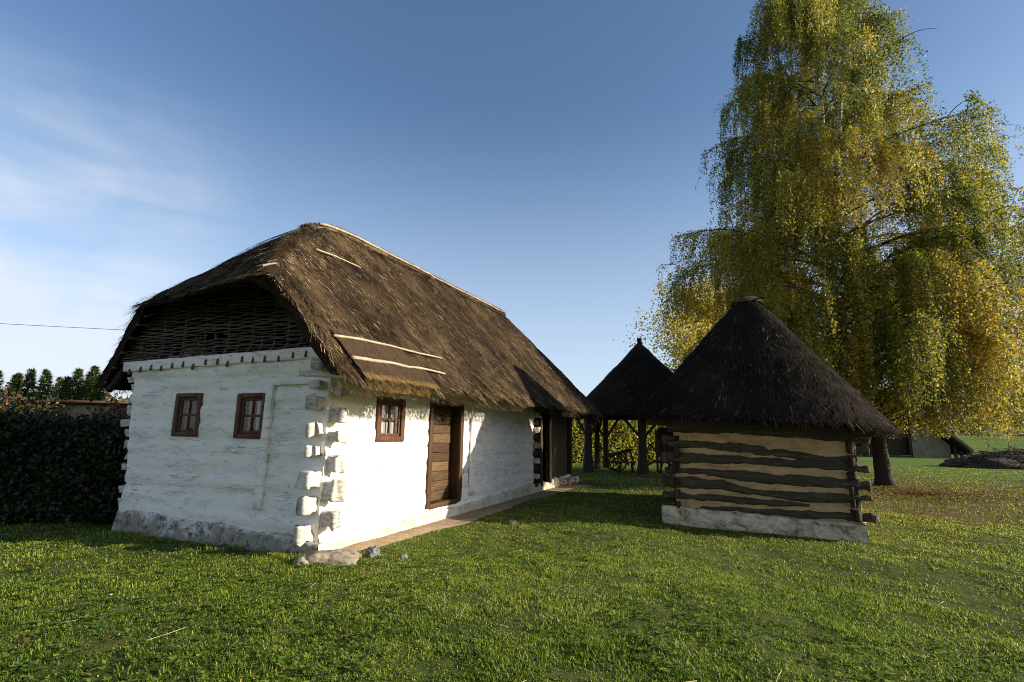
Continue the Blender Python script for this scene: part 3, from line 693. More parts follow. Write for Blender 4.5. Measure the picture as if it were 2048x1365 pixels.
# new straw eave patch
mb = MB(); n = 7000; s = rng.uniform(-.72, 1.05, n); t = rng.uniform(-1.08, -.52, n); keep = t < -.52-.12*np.abs(fbm(s*3, 0, 0, 2, 7))-.08*(s > .8); s, t = s[keep], t[keep]; n = len(s)
d = HP(rng.normal(0, .12, n), -1., -1.07)-A; d /= np.linalg.norm(d, axis=1)[:, None]; sd = np.cross(d, UZ); sd /= np.linalg.norm(sd, axis=1)[:, None]
gold = np.clip(.10+.6*sstep(-1.02, -1.07, t)+.12*rng.normal(size=n), 0, 1)
ribbons(rp(s, t, .022+.02*rng.random(n)), d, rng.uniform(.06, .15, n)*np.where(t < -.9, .6, 1), rng.uniform(.003, .006, n), sd, mb, gold)
n = 2600; s = rng.uniform(-.6, 1.0, n); f = rng.random(n); d = HP(rng.normal(0, .25, n), -1., -.9+rng.normal(0, .2, n))-A; d /= np.linalg.norm(d, axis=1)[:, None]; sd = np.cross(d, UT); sd /= np.linalg.norm(sd, axis=1)[:, None]
ribbons(HP(s, -1.05+f*.1, roofz(s, np.full(n, -1.))-.05-f*.14), d, rng.uniform(.02, .06, n), rng.uniform(.003, .006, n), sd, mb, rng.uniform(.6, 1, n))
o = mb.build('straw_patch', M['straw'], roof); 
# battens and rafter seen under the left verge
for i in range(6):
    t_ = 3.55+i*.22; s_ = float(s0f(t_)); zc = float(roofz(s_+.3, t_))-.42
    m = MB(); m.add(*prism(line(HP(s_+.03, t_, float(roofz(s_+.03, t_))-.24), HP(.02, t_, float(roofz(0., t_))-.24), 6), .03, .02, n=8, p=3, rough=.004, seed=i)); m.build('batten', M['wattle'], roof)
m = MB(); m.add(*prism([HP(.12, q, float(roofz(.12, q))-.31) for q in np.linspace(3.2, 4.7, 12)], .05, .05, n=10, p=3, rough=.008)); m.build('rafter', M['darkwood'], roof)

# ================================================================== LOG HUT
WH, DH = 3.42, 4.5
hut = thing('log_hut', 'low log hut of grey timbers and yellow clay under a tall pointed dark thatch', 'hut', tuple(HL+UZ*-.15))
seams_h = [.1, .3, .5, .7, .95, 1.2, 1.45, 1.7, 2.1]
mb = MB(); wall_mesh(mb, .22, WH-.06, .05, lambda l: 2.05-.04*l, [], lambda l, z, o: KP(l, -o, z), lambda l, z: .028*fbm(l*1.5, z*5, 0, 5, 80)+.012*fbm(l*9, z*9, 0, 2, 81), .035)
mb.add(*slab(KP(WH-.12, DH/2, 1.0), HN, HW, UZ, DH/2, .1, 1.0)); mb.add(*slab(KP(.32, DH/2, 1.0), HN, HW, UZ, DH/2, .1, 1.0)); mb.add(*slab(KP(WH/2, DH, 1.0), HW, HN, UZ, WH/2-.1, .1, 1.0))
mb.build('clay_wall', M['clay'], hut, True)
bands = [([.1, 1.0, 2.0, 3.4], [1.78, 1.74, 1.69, 1.60], [.10, .09, .075, .08]),
         ([.1, .8, 1.5, 2.2, 2.8, 3.4], [1.43, 1.42, 1.38, 1.30, 1.21, 1.24], [.06, .07, .085, .07, .05, .06]),
         ([.1, .8, 1.6, 2.4, 3.4], [1.165, 1.15, 1.15, 1.12, 1.09], [.105, .09, .075, .07, .085]),
         ([.1, .7, 1.4, 2.0, 2.7, 3.4], [.90, .89, .85, .82, .80, .78], [.06, .055, .085, .10, .09, .095]),
         ([.1, .6, 1.1, 1.6, 2.1, 2.6, 3.05, 3.4], [.67, .67, .65, .56, .53, .53, .545, .53], [.11, .12, .09, .055, .06, .085, .085, .03]),
         ([.1, .8, 1.5, 2.1, 2.6], [.385, .40, .38, .375, .38], [.06, .05, .06, .05, .02]),
         ([.7, 1.4, 2.0, 2.7, 3.55], [.20, .215, .21, .22, .23], [.02, .04, .05, .06, .075])]
for i, (l_, z_, h_) in enumerate(bands):
    q = np.linspace(l_[0], l_[-1], 130); zz = np.interp(q, l_, z_); hh = np.interp(q, l_, h_)*.95
    zz = np.convolve(np.pad(zz, 4, 'edge'), np.ones(9)/9, 'valid'); hh = np.convolve(np.pad(hh, 4, 'edge'), np.ones(9)/9, 'valid')
    zz = zz+.012*fbm(q*3, i, 0, 3, 84)
    m = MB(); m.add(*prism(KP(q, .025, zz), .075+.010*fbm(q*2, i*3, 0, 2, 82), hh*1.14*(1+.10*fbm(q*3, i*2.2, 0, 4, 83)), n=24, p=2.3, rough=.035, seed=i+3, nf=6), tint=.35 if i else .2); m.build('log', M['greylog'], hut, True)
mb = MB(); l = np.linspace(-.05, WH+.03, 120); k = np.linspace(0, 1, 16); LL, KK = np.meshgrid(l, k, indexing='ij')
top = .19-.02*LL+.02*fbm(LL*2, 0, 0, 3, 85); zz = -.4+(top+.4)*np.minimum(1, KK*1.2); out = .10-.11*np.maximum(0, KK-.84)/.16+.03*fbm(LL*2.5, zz*5, 0, 4, 86)
V, Q = grid(KP(LL, -out, zz)); mb.add(V, Q)
yy = np.linspace(-.1, DH, 120); YY, KK = np.meshgrid(yy, k, indexing='ij'); zz = -.4+(.13+.4)*np.minimum(1, KK*1.2); out = .04-.11*np.maximum(0, KK-.84)/.16+.03*fbm(YY*2.5, zz*5, 0, 4, 87)
V, Q = grid(KP(WH+out, YY, zz)); mb.add(V, Q); V, Q = grid(KP(-.0-out, YY, zz), True); mb.add(V, Q)
mb.build('stone_foundation', M['plinth'], hut, True)
for i, (a, b, L) in enumerate([(1.47, 1.68, .24), (1.28, 1.45, .22), (.98, 1.14, .20), (.66, .88, .21), (.50, .62, .17), (.14, .32, .24)]):
    log_end(KP(WH-.03, .09, 0), HW, HN, a, b, L, .10, 200+i, M['greylog'], hut)
for i, (a, b, L) in enumerate([(1.30, 1.60, .16), (1.08, 1.27, .2), (.86, 1.02, .2), (.60, .78, .18), (.38, .56, .18), (.15, .37, .2)]):
    log_end(KP(WH-.12, .02, 0), -HN, HW, a, b, L, .085, 220+i, M['darkwood'], hut)
for i, (a, b, L) in enumerate([(1.40, 1.64, .22), (1.02, 1.28, .26), (.78, .98, .2), (.56, .76, .27), (.29, .49, .3), (.07, .23, .32)]):
    log_end(KP(.18, .09, 0), -HW, HN, a, b, L, .10, 240+i, M['greylog'], hut)
for i, (a, b, L) in enumerate([(1.48, 1.6, .12), (1.14, 1.4, .16), (.86, 1.08, .18), (.6, .8, .16), (.34, .56, .18), (.14, .3, .16)]):
    log_end(KP(.26, .02, 0), -HN, HW, a, b, L, .08, 260+i, M['darkwood'], hut)
beam('wall_plate', KP(-.3, .0, 1.90), KP(WH+.32, .0, 1.72), .09, .085, M['darkwood'], hut, 6)

def cone_roof(parent, P, cx, cy, apex, hx0, hx1, hy0, hy1, ze, p_in, prof, thick, nstr, mat, sq=4., fr_t=.45, tmu=.32):
    """rounded pyramid roof in a local frame P(x,y,z); eave at box limits; ze(x,y) eave height"""
    def bound(th):
        c, s_ = np.cos(th), np.sin(th); hx = np.where(c > 0, hx1-cx, cx-hx0); hy = np.where(s_ > 0, hy1-cy, cy-hy0)
        return 1/((np.abs(c/hx)**sq+np.abs(s_/hy)**sq)**(1/sq))
    def surf(rho, th, lift=0.):
        rb = bound(th); x = cx+rb*rho*np.cos(th); y = cy+rb*rho*np.sin(th); xe = cx+rb*np.cos(th); ye = cy+rb*np.sin(th)
        h = prof(rho); z = apex+(ze(xe, ye)-apex)*h
        nz = .05*fbm(x*1.3, y*1.3, z, 4, 90)+.02*fbm(x*8, y*8, z*4, 2, 91)
        return x, y, z+nz*np.minimum(1, rho*4)+lift
    na, nb = 70, 200; rho = np.linspace(0, 1, na); th = np.linspace(0, 2*np.pi, nb); RR, TH = np.meshgrid(rho, th, indexing='ij')
    x, y, z = surf(RR, TH); mb = MB(); V, Q = grid(P(x, y, z)); mb.add(V, Q, None, (.25+.2*fbm(x*2, y*2, z, 3, 92)).ravel())
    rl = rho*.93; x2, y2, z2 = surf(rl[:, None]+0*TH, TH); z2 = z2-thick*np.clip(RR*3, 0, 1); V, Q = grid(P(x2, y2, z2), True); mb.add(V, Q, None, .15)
    k = np.linspace(0, 1, 6)[:, None]; xs = x[-1]*(1-k)+x2[-1]*k; ys = y[-1]*(1-k)+y2[-1]*k; zs = z[-1]*(1-k)+z2[-1]*k-.02*np.sin(np.pi*k)
    V, Q = grid(P(xs, ys, zs)); mb.add(V, Q, None, .35)
    n = nstr; r_ = np.sqrt(rng.uniform(.002, 1, n)); t_ = rng.uniform(0, 2*np.pi, n); e = .02
    p0 = P(*surf(r_, t_)); p1 = P(*surf(r_+e, t_)); p2 = P(*surf(r_, t_+.02))
    d = p1-p0; d /= np.linalg.norm(d, axis=1)[:, None]; s_ = p2-p0; s_ /= np.linalg.norm(s_, axis=1)[:, None]; nr = np.cross(d, s_); nr *= np.sign(nr[:, 2:3]); nr /= np.linalg.norm(nr, axis=1)[:, None]
    d = d+s_*rng.normal(0, .22, n)[:, None]+nr*rng.normal(.05, .06, n)[:, None]; d /= np.linalg.norm(d, axis=1)[:, None]
    sd = np.cross(d, nr)+nr*rng.normal(0, .3, n)[:, None]; sd /= np.linalg.norm(sd, axis=1)[:, None]
    tn = np.clip(tmu+.2*rng.normal(size=n), 0, 1); tn[rng.random(n) < .02] = 1.
    ribbons(p0-nr*.01, d, rng.uniform(.08, .3, n), rng.uniform(.003, .007, n), sd, mb, tn)
    n = nstr//6; t_ = rng.uniform(0, 2*np.pi, n); f = rng.random(n); pa = P(*surf(np.ones(n), t_)); b2 = surf(np.full(n, .93), t_); pb = P(b2[0], b2[1], b2[2]-thick)
    p0 = pa*(1-f)[:, None]+pb*f[:, None]; c0 = P(cx, cy, 0.); d = p0-c0; d[:, 2] = 0; d /= np.linalg.norm(d, axis=1)[:, None]; d = d+rng.normal(0, .22, (n, 3)); d[:, 2] -= .5; d /= np.linalg.norm(d, axis=1)[:, None]
    sd = np.cross(d, UZ); sd /= np.linalg.norm(sd, axis=1)[:, None]
    ribbons(p0, d, rng.uniform(.05, .18, n), rng.uniform(.002, .006, n), sd, mb, np.clip(fr_t+.2*rng.normal(size=n), 0, 1))
    return mb.build('roof', mat, parent), surf
HCX, HCY = WH/2-.12, 2.3
hprof = lambda r: (np.sqrt(r*r+.0121)-.11)/(math.sqrt(1.0121)-.11)+.012*np.sin(np.pi*r)
hroof, hsurf = cone_roof(hut, KP, HCX, HCY, 4.93, -.68, WH+.70, -.74, DH+.62, lambda x, y: 2.04-.058*x, None, hprof, .30, 60000, M['thatch_dark'], 4.5)
# cap with peg
mb = MB(); th = np.linspace(0, 2*np.pi, 40); rr = np.linspace(0, 1, 12); RR, TH = np.meshgrid(rr, th, indexing='ij')
cz = 4.99-.20*RR**1.8+.03*fbm(RR*4, TH*2, 0, 3, 3); rad = .40*RR**.8*(1+.1*fbm(TH*2, RR*3, 0, 2, 4)); V, Q = grid(KP(HCX+rad*np.cos(TH), HCY+rad*np.sin(TH), cz)); mb.add(V, Q, None, .35)
n = 700; t_ = rng.uniform(0, 2*np.pi, n); r_ = rng.uniform(.02, .38, n); d = KP(np.cos(t_), np.sin(t_), -.75-.4*rng.random(n))-HL; d /= np.linalg.norm(d, axis=1)[:, None]; sd = np.cross(d, UZ); sd /= np.linalg.norm(sd, axis=1)[:, None]
ribbons(KP(HCX+r_*np.cos(t_), HCY+r_*np.sin(t_), 4.99-.20*(r_/.38)**1.8), d, rng.uniform(.08, .2, n), rng.uniform(.003, .007, n), sd, mb, rng.uniform(0, .8, n))
cap = mb.build('roof_cap', m_thatch('reddish_cap_straw', [(.1, (.03, .02, .014)), (.5, (.085, .056, .042)), (.9, (.19, .13, .10))]), hroof)
m = MB(); m.add(*prism(line(KP(HCX-.2, HCY-.3, 4.80), KP(HCX+.46, HCY-.28, 4.86), 6), .02, .02, n=8, p=2)); m.build('peg', M['darkwood'], hroof)

# ================================================================== SHELTER BEHIND
SC = np.array([6.66, 27., 0.])
shel = thing('open_shelter', 'open sided timber shelter on thick posts with a pointed dark thatched roof behind', 'shelter', tuple(SC))
SP = lambda x, y, z: SC+np.stack(np.broadcast_arrays(np.asarray(x, float), np.asarray(y, float), np.asarray(z, float)), -1)
def sprof(r): return .80*r**1.0+.20*r**.45
sroof, _ = cone_roof(shel, SP, 0., 0., 6.3, -3.75, 3.75, -3.75, 3.75, lambda x, y: 2.62+0*x, None, lambda r: (np.sqrt(r*r+.0036)-.06)/(math.sqrt(1.0036)-.06), .25, 26000, M['thatch_dark'], 2.2, .3)
mb = MB(); th = np.linspace(0, 2*np.pi, 30); rr = np.linspace(0, 1, 14); RR, TH = np.meshgrid(rr, th, indexing='ij'); rad = .10+.86*RR**.85+.03*fbm(TH*3, RR*5, 0, 2, 5)
V, Q = grid(SP(rad*np.cos(TH), rad*np.sin(TH), 6.42-.93*RR)); mb.add(V, Q, None, .3); mb.add(*prism(line(SP(.03, 0, 6.2), SP(-.02, 0, 6.72), 6), .13, .13, up=(0, 1, 0), n=10, p=2, rough=.05, seed=3), tint=.2); mb.build('roof_cap', M['thatch_dark'], sroof)
POSTS = [(3.66, 25.1), (6.07, 24.55), (9.2, 25.6), (9.3, 28.6), (5.25, 29.4), (4.55, 28.0)]
for i, (px, py) in enumerate(POSTS):
    m = MB(); zz = np.linspace(-.1, 2.75, 16); fl = 1+.5*sstep(.9, 0, zz)*(.6 if i > 2 else 1)
    r_ = (.17 if i < 3 else .13)
    m.add(*prism(np.stack([np.full(16, px), np.full(16, py), zz], -1), r_*fl, r_*fl, up=(0, 1, 0), n=12, p=4, rough=.02, seed=i)); po = m.build('post', M['post'], shel)
    for sg in (-1, 1):
        a = math.atan2(py-27, px-6.66)+sg*math.pi/2; dx, dy = math.cos(a)*.95, math.sin(a)*.95
        m = MB(); m.add(*prism(line((px+dx*.1, py+dy*.1, 1.62), (px+dx, py+dy, 2.62), 6), .055, .06, up=(0, 0, 1), n=10, p=4, rough=.008, seed=i)); m.build('brace', M['post'], po)
for i in range(6):
    (x0, y0), (x1, y1) = POSTS[i], POSTS[(i+1) % 6]
    m = MB(); m.add(*prism(line((x0, y0, 2.68), (x1, y1, 2.68), 12), .09, .11, n=12, p=4, rough=.012, seed=i)); m.build('ring_beam', M['post'], shel)

# things kept under the shelter
def bar3(m, a, b, r, r2=None, tint=.5): m.add(*prism(line(a, b, 6), r, r2 or r, up=(.1, .2, 1) if abs(b[2]-a[2]) < .9*np.linalg.norm(np.subtract(b, a)) else (0, 1, 0), n=8, p=4, rough=.006), tint=tint)
cart = thing('hay_cart', 'old wooden cart bed tilted up on its wheels under the open shelter', 'cart', (5.0, 26.2, 0))
m = MB(); bar3(m, (4.55, 25.8, .62), (5.9, 25.8, 1.02), .05, .045); bar3(m, (4.55, 26.6, .62), (5.9, 26.6, 1.02), .05, .045)
for i in range(7): q = i/6; bar3(m, (4.6+1.25*q, 25.75, .66+.37*q), (4.6+1.25*q, 26.65, .66+.37*q), .07, .02)
m.build('cart_bed', M['darkwood'], cart)
for yy in (25.66, 26.74):
    m = MB(); th = np.linspace(0, 2*np.pi, 33)
    V, Q, T = prism(np.stack([5.15+.40*np.cos(th), np.full(33, yy), .42+.40*np.sin(th)], -1), .035, .035, up=(0, 1, 0), n=8, p=4); m.add(V, Q, T)
    for k in range(8): a = k*math.pi/4; bar3(m, (5.15+.05*math.cos(a), yy, .42+.05*math.sin(a)), (5.15+.38*math.cos(a), yy, .42+.38*math.sin(a)), .02)
    m.build('wheel', M['post'], cart)
m = MB(); bar3(m, (5.15, 25.6, .42), (5.15, 26.8, .42), .05); m.build('axle', M['post'], cart)
for k, xx in enumerate((5.5, 5.78)):
    m = MB(); bar3(m, (xx, 25.8, .95), (xx+.16, 25.7, .3), .04); m.build('prop', M['post'], cart)
bench = thing('work_bench', 'low pale topped wooden bench beside the cart under the shelter', 'bench', (5.6, 25.3, 0))
m = MB(); m.add(*slab((5.45, 25.2, .45), (1, 0, 0), (0, 1, 0), UZ, .38, .16, .035)); m.build('bench_top', M['greylog'], bench)
for dx in (-.3, .3):
    for dy in (-.1, .1): m = MB(); bar3(m, (5.45+dx, 25.2+dy, .0), (5.45+dx*.9, 25.2+dy, .42), .035); m.build('leg', M['post'], bench)
mach = thing('chaff_cutter', 'dark old farm machine with an iron flywheel and upright box under the shelter', 'machine', (7.3, 25.9, 0))
m = MB(); m.add(*slab((7.5, 26.0, 1.35), (1, 0, 0), (0, 1, 0), UZ, .34, .4, .55)); m.add(*prism([(7.5, 26, 1.85), (7.52, 26, 2.1)], [.36, .2], [.4, .2], up=(0, 1, 0), n=12, p=8)); m.build('hopper', M['post'], mach)
for dx in (-.28, .28):
    for dy in (-.3, .3): m = MB(); bar3(m, (7.5+dx, 26+dy, -.02), (7.5+dx, 26+dy, .9), .05); m.build('leg', M['post'], mach)
m = MB(); th = np.linspace(0, 2*np.pi, 33); m.add(*prism(np.stack([6.95+.42*np.cos(th), np.full(33, 25.5), .95+.42*np.sin(th)], -1), .03, .03, up=(0, 1, 0), n=8, p=3))
for k in range(5): a = k*math.pi*.4+.3; bar3(m, (6.95, 25.5, .95), (6.95+.4*math.cos(a), 25.5, .95+.4*math.sin(a)), .02)
m.build('flywheel', M['iron'], mach)
m = MB(); bar3(m, (6.6, 25.6, 1.35), (7.4, 25.7, .6), .04); bar3(m, (6.95, 25.45, .95), (7.4, 25.9, .95), .03); m.build('lever', M['iron'], mach)
plough = thing('wooden_plough', 'old wooden plough with a curved beam lying low beside the hut corner', 'plough', (6.9, 24.6, 0))
m = MB(); m.add(*prism([(6.3, 24.8, .35), (6.7, 24.7, .55), (7.2, 24.6, .5), (7.6, 24.6, .25)], .05, .05, n=8, p=3)); m.build('plough_beam', M['post'], plough)
m = MB(); bar3(m, (7.0, 24.65, .5), (6.8, 24.5, .02), .04); bar3(m, (7.45, 24.6, .3), (7.8, 24.4, .8), .03); m.build('handle', M['post'], plough)

# ================================================================== TREES
def limb_path(p0, az_, L, rise, droop, k=10):
    u = np.linspace(0, 1, k); r = L*u; z = p0[2]+L*(rise*u-droop*u*u)
    wob = .06*L*np.stack([fbm(u*3, az_*7, 0, 2, 3), fbm(u*3, az_*5+3, 0, 2, 4)], -1)*u[:, None]
    return np.stack([p0[0]+np.cos(az_)*r+wob[:, 0], p0[1]+np.sin(az_)*r+wob[:, 1], z], -1)

def birch():
    base = np.array([14.08, 20.3, -.08]); root = thing('birch_tree', 'tall weeping birch with yellowing hanging leaves behind the log hut', 'tree', tuple(base))
    wood = MB(); twig = MB(); lf = MB(); g_ = rng
    tz = np.array([-.15, .3, 1.3, 4, 8, 12.8, 16.3, 21, 25.]); tx = np.array([14.08, 14.08, 14.05, 13.9, 13.5, 13.15, 13.05, 13.3, 13.5])
    zz = np.linspace(-.15, 25, 60); tr_ = np.interp(zz, [-.15, .2, 1.3, 8, 16, 25], [.40, .30, .25, .19, .11, .02])
    xs = np.interp(zz, tz, tx); xs = np.convolve(np.pad(xs, 3, 'edge'), np.ones(7)/7, 'valid')
    wood.add(*prism(np.stack([xs, np.full(60, 20.3)+.1*fbm(zz*.4, 0, 0, 2, 5), zz], -1), tr_, tr_, up=(0, 1, 0), n=14, p=2, rough=.03, seed=3, nf=3))
    # second leader forking at about 11 m
    kk = np.linspace(0, 1, 24); wood.add(*prism(np.stack([13.25+1.3*kk, 20.2-.5*kk, 11.5+11*kk], -1), .12*(1-.85*kk), .12*(1-.85*kk), up=(0, 1, 0), n=10, p=2))
    RL = lambda z: np.interp(z, [1, 3, 6, 8, 9.5, 11, 12, 13.5, 16, 18.6, 21, 25.5], [4.8, 5.0, 5.2, 5.6, 6.7, 6.5, 4.9, 4.6, 4.4, 4.4, 3.2, .4])
    RR_ = lambda z: np.interp(z, [1, 3, 6, 10, 13, 15, 17, 18, 21, 25.5], [6.5, 8.2, 8.6, 7.8, 6.6, 6.3, 4.3, 3.8, 3.0, .4])
    nl = 170
    for i in range(nl):
        h = 2.0+22.4*((i+.5)/nl)**1.16; az_ = i*2.39996+g_.normal()*.25
        c = math.cos(az_); w_ = (c+1)/2; ztip = h+1.5
        Rr = (RL(ztip)*(1-w_)+RR_(ztip)*w_)*g_.uniform(.62, 1.06); Rr *= 1-.22*max(0, -math.sin(az_))*(c > -.3); Rr = RL(ztip)*1.0 if (c < -.8 and 7.6 < h < 9.2) else Rr; Rr = max(Rr, .5)
        p0 = np.array([np.interp(h, tz, tx), 20.3, h]); rise = g_.uniform(.5, .9); droop = rise*g_.uniform(.65, 1.05)
        if h > 18: rise *= 1.15
        P = limb_path(p0, az_, Rr, rise, droop, 12); r0_ = max(.02, .016*Rr*(1-.3*h/25))
        rad = r0_*np.linspace(1, .15, 12)*.6; wood.add(*prism(P, rad, rad, n=7, p=2), tint=.1)
        nst = int(17+Rr*(18 if h < 13 else 14))
        subs = [P]
        for k in range(int(2+Rr*.9)):
            u = g_.uniform(.3, .95); q = P[int(u*11)]; a2 = az_+g_.choice([-1, 1])*g_.uniform(.4, 1.2); S = limb_path(q, a2, Rr*g_.uniform(.18, .38), g_.uniform(.2, .7), g_.uniform(.4, .8), 7); subs.append(S)
            wood.add(*prism(S, np.linspace(.018, .005, 7), np.linspace(.018, .005, 7), n=5, p=2), tint=.0)
        clump = g_.normal(.03, .14)
        for k in range(nst):
            S = subs[g_.integers(0, len(subs))] if k > nst*.5 else P
            u = g_.uniform(.3, 1)**.8; f = u*(len(S)-1); i0 = min(int(f), len(S)-2); q = S[i0]*(1-(f-i0))+S[i0+1]*(f-i0)
            if q[1] < 20.6 and abs(q[0]-np.interp(q[2], tz, tx)-.1) < .5 and 12.5 < q[2] < 18 and g_.random() < .6: continue
            L = g_.uniform(.7, 2.6)*(1.0 if h > 9 else 1.45); L = min(L, max(.4, q[2]-1.7-g_.random()*1.6))
            L = min(L, 1.3+max(0, q[0]-7.2)*.9)
            m_ = int(L*34*g_.uniform(.45, 1.3))
            v = np.sort(g_.random(m_)); ox = g_.normal(0, .20, 2)
            out = np.array([math.cos(az_), math.sin(az_)])
            pts = np.stack([q[0]+(ox[0]+out[0]*.25)*np.sqrt(v)*1.0+.05*np.sin(v*6+k), q[1]+(ox[1]+out[1]*.25)*np.sqrt(v), q[2]-L*v**1.15+.12*np.sin(np.pi*v)], -1)
            tv = np.linspace(0, 1, 5); tp = np.stack([q[0]+(ox[0]+out[0]*.25)*np.sqrt(tv)+.05*np.sin(tv*6+k), q[1]+(ox[1]+out[1]*.25)*np.sqrt(tv), q[2]-L*tv**1.15+.12*np.sin(np.pi*tv)], -1)
            sd = np.tile(np.array([.004, .002, 0]), (5, 1)); V = np.stack([tp-sd, tp+sd], 1).reshape(-1, 3); twig.add(V, [[2*j, 2*j+1, 2*j+3, 2*j+2] for j in range(4)])
            st_ = np.clip(.47+clump+g_.normal(0, .17)+.10*np.clip((q[2]-9)/-9, -1, 1), 0, 1)
            tn = np.clip(st_+g_.normal(0, .13, m_), 0, 1)
            leaves(pts+g_.normal(0, .065, (m_, 3)), .076, lf, tn, .5)
    tr = wood.build('trunk', M['birchbark'], root, True)
    cr = lf.build('crown', M['birchleaf'], root); twig.build('twigs', M['twig'], root)
    return root
birch()

def round_tree(name, label, base, h, r, nl, nleaf, lsize, mat, group=None, bare=.25, cz=.6, tmu=.5):
    root = thing(name, label, 'tree', base, group); base = np.array(base); wood = MB(); lf = MB()
    zz = np.linspace(-.1, h*.9, 20); rad = np.linspace(.018*h, .01, 20); wood.add(*prism(np.stack([base[0]+.1*np.sin(zz), np.full(20, base[1]), base[2]+zz], -1), rad, rad, up=(0, 1, 0), n=10, p=2))
    for i in range(nl):
        u = bare+(1-bare)*(i+.5)/nl*.92; az_ = i*2.39996+rng.normal()*.3
        prof = math.sin(math.pi*min(1, (u-bare*.5)/(1.02-bare*.5)))**.6; L = r*prof*rng.uniform(.6, 1.1)
        P = limb_path(np.array([base[0], base[1], base[2]+u*h*.88]), az_, L, rng.uniform(.5, 1.1), rng.uniform(.1, .5), 8); rr = np.linspace(.03+.008*L, .006, 8); wood.add(*prism(P, rr, rr, n=6, p=2))
        for k in range(7):
            q = P[rng.integers(3, 8)]+rng.normal(0, .16*L+.1, 3)*[1, 1, .7]; m_ = int(nleaf/nl/7)
            leaves(q+rng.normal(0, .10*L+.14, (m_, 3)), lsize, lf, np.clip(tmu+rng.normal(0, .2)+rng.normal(0, .15, m_), 0, 1), .2)
    wood.build('trunk', M['bark'], root, True); lf.build('crown', mat, root); return root
round_tree('yellow_tree', 'bright yellow leafed tree glowing in the sun between the shelter and the birch', (13.9, 38., -.05), 14.6, 3.6, 60, 26000, .17, M['yellowleaf'], None, .2, .6, .7)

def spruce(base, h, r, label, seed):
    root = thing('spruce_tree', label, 'tree', base, 'young spruces behind the hedge'); base = np.array(base); wood = MB(); lf = MB()
    wood.add(*prism(line(base+[0, 0, -.1], base+[0, 0, h], 8), np.linspace(.014*h, .008, 8), np.linspace(.014*h, .008, 8), up=(0, 1, 0), n=8, p=2))
    nw = int(h*6)
    for i in range(nw):
        z = h*(.06+.93*i/nw); L = 1.25*r*(1-z/h)**.9*rng.uniform(.7, 1.15)+.06
        for k in range(9):
            a = rng.uniform(0, 6.28); u = np.linspace(.1, 1, 6); P = np.stack([base[0]+np.cos(a)*L*u, base[1]+np.sin(a)*L*u, base[2]+z+L*(.25*u-.45*u*u+.25*u**3)], -1)
            rr = np.linspace(.012, .004, 6); 
            m_ = int(30+L*70); q = P[0]+(P[-1]-P[0])*rng.random((m_, 1)); f = rng.random(m_)*5; i0 = np.minimum(f.astype(int), 4); q = P[i0]*(1-(f-i0))[:, None]+P[i0+1]*(f-i0)[:, None]
            d = rng.normal(0, .5, (m_, 3))+[math.cos(a)*.9, math.sin(a)*.9, .1]; d /= np.linalg.norm(d, axis=1)[:, None]; sd = np.cross(d, UZ); sd /= np.linalg.norm(sd, axis=1)[:, None]
            ribbons(q, d, rng.uniform(.10, .22, m_), rng.uniform(.012, .024, m_), sd, lf, np.clip(.45+.2*rng.normal(size=m_)+.25*u[-1]*rng.random(m_)-.1, 0, 1))
    wood.build('trunk', M['bark'], root, True); lf.build('crown', M['spruce'], root); return root
SPR = [(-29.6, 30.2, 4.95, 1.0, 'spruce at the left edge of the photo above the hedge'), (-28.3, 30.0, 4.75, .9, 'slim spruce standing second from the left edge above the hedge'), (-27.7, 30.2, 5.1, .95, 'spruce with a thin pointed top, third from the left edge above the hedge'),
       (-26.6, 30.0, 5.05, .95, 'narrow pointed spruce directly above the left end of the brick shed'), (-25.7, 30.4, 4.7, .9, 'short spruce between two taller ones above the middle of the brick shed'), (-24.8, 30.0, 5.15, 1.25, 'broad full spruce above the right end of the brick shed'),
       (-24.2, 30.4, 5.35, 1.2, 'tall dark spruce touching the broad full one on its right side'), (-23.1, 29.6, 4.8, 1.0, 'spruce nearest to the thatched eave'), (-31.5, 33.5, 5.2, 1.4, 'spruce set back behind the gap at the left edge of the hedge'), (-29.0, 33.8, 5.0, 1.4, 'wide spruce in the back row above the middle of the hedge'), (-27.0, 33.6, 5.2, 1.4, 'wide spruce in the back row just behind the brick shed')]
for i, (x, y, h, r, lb) in enumerate(SPR): spruce((x, y, -.1), h, r, lb, i)

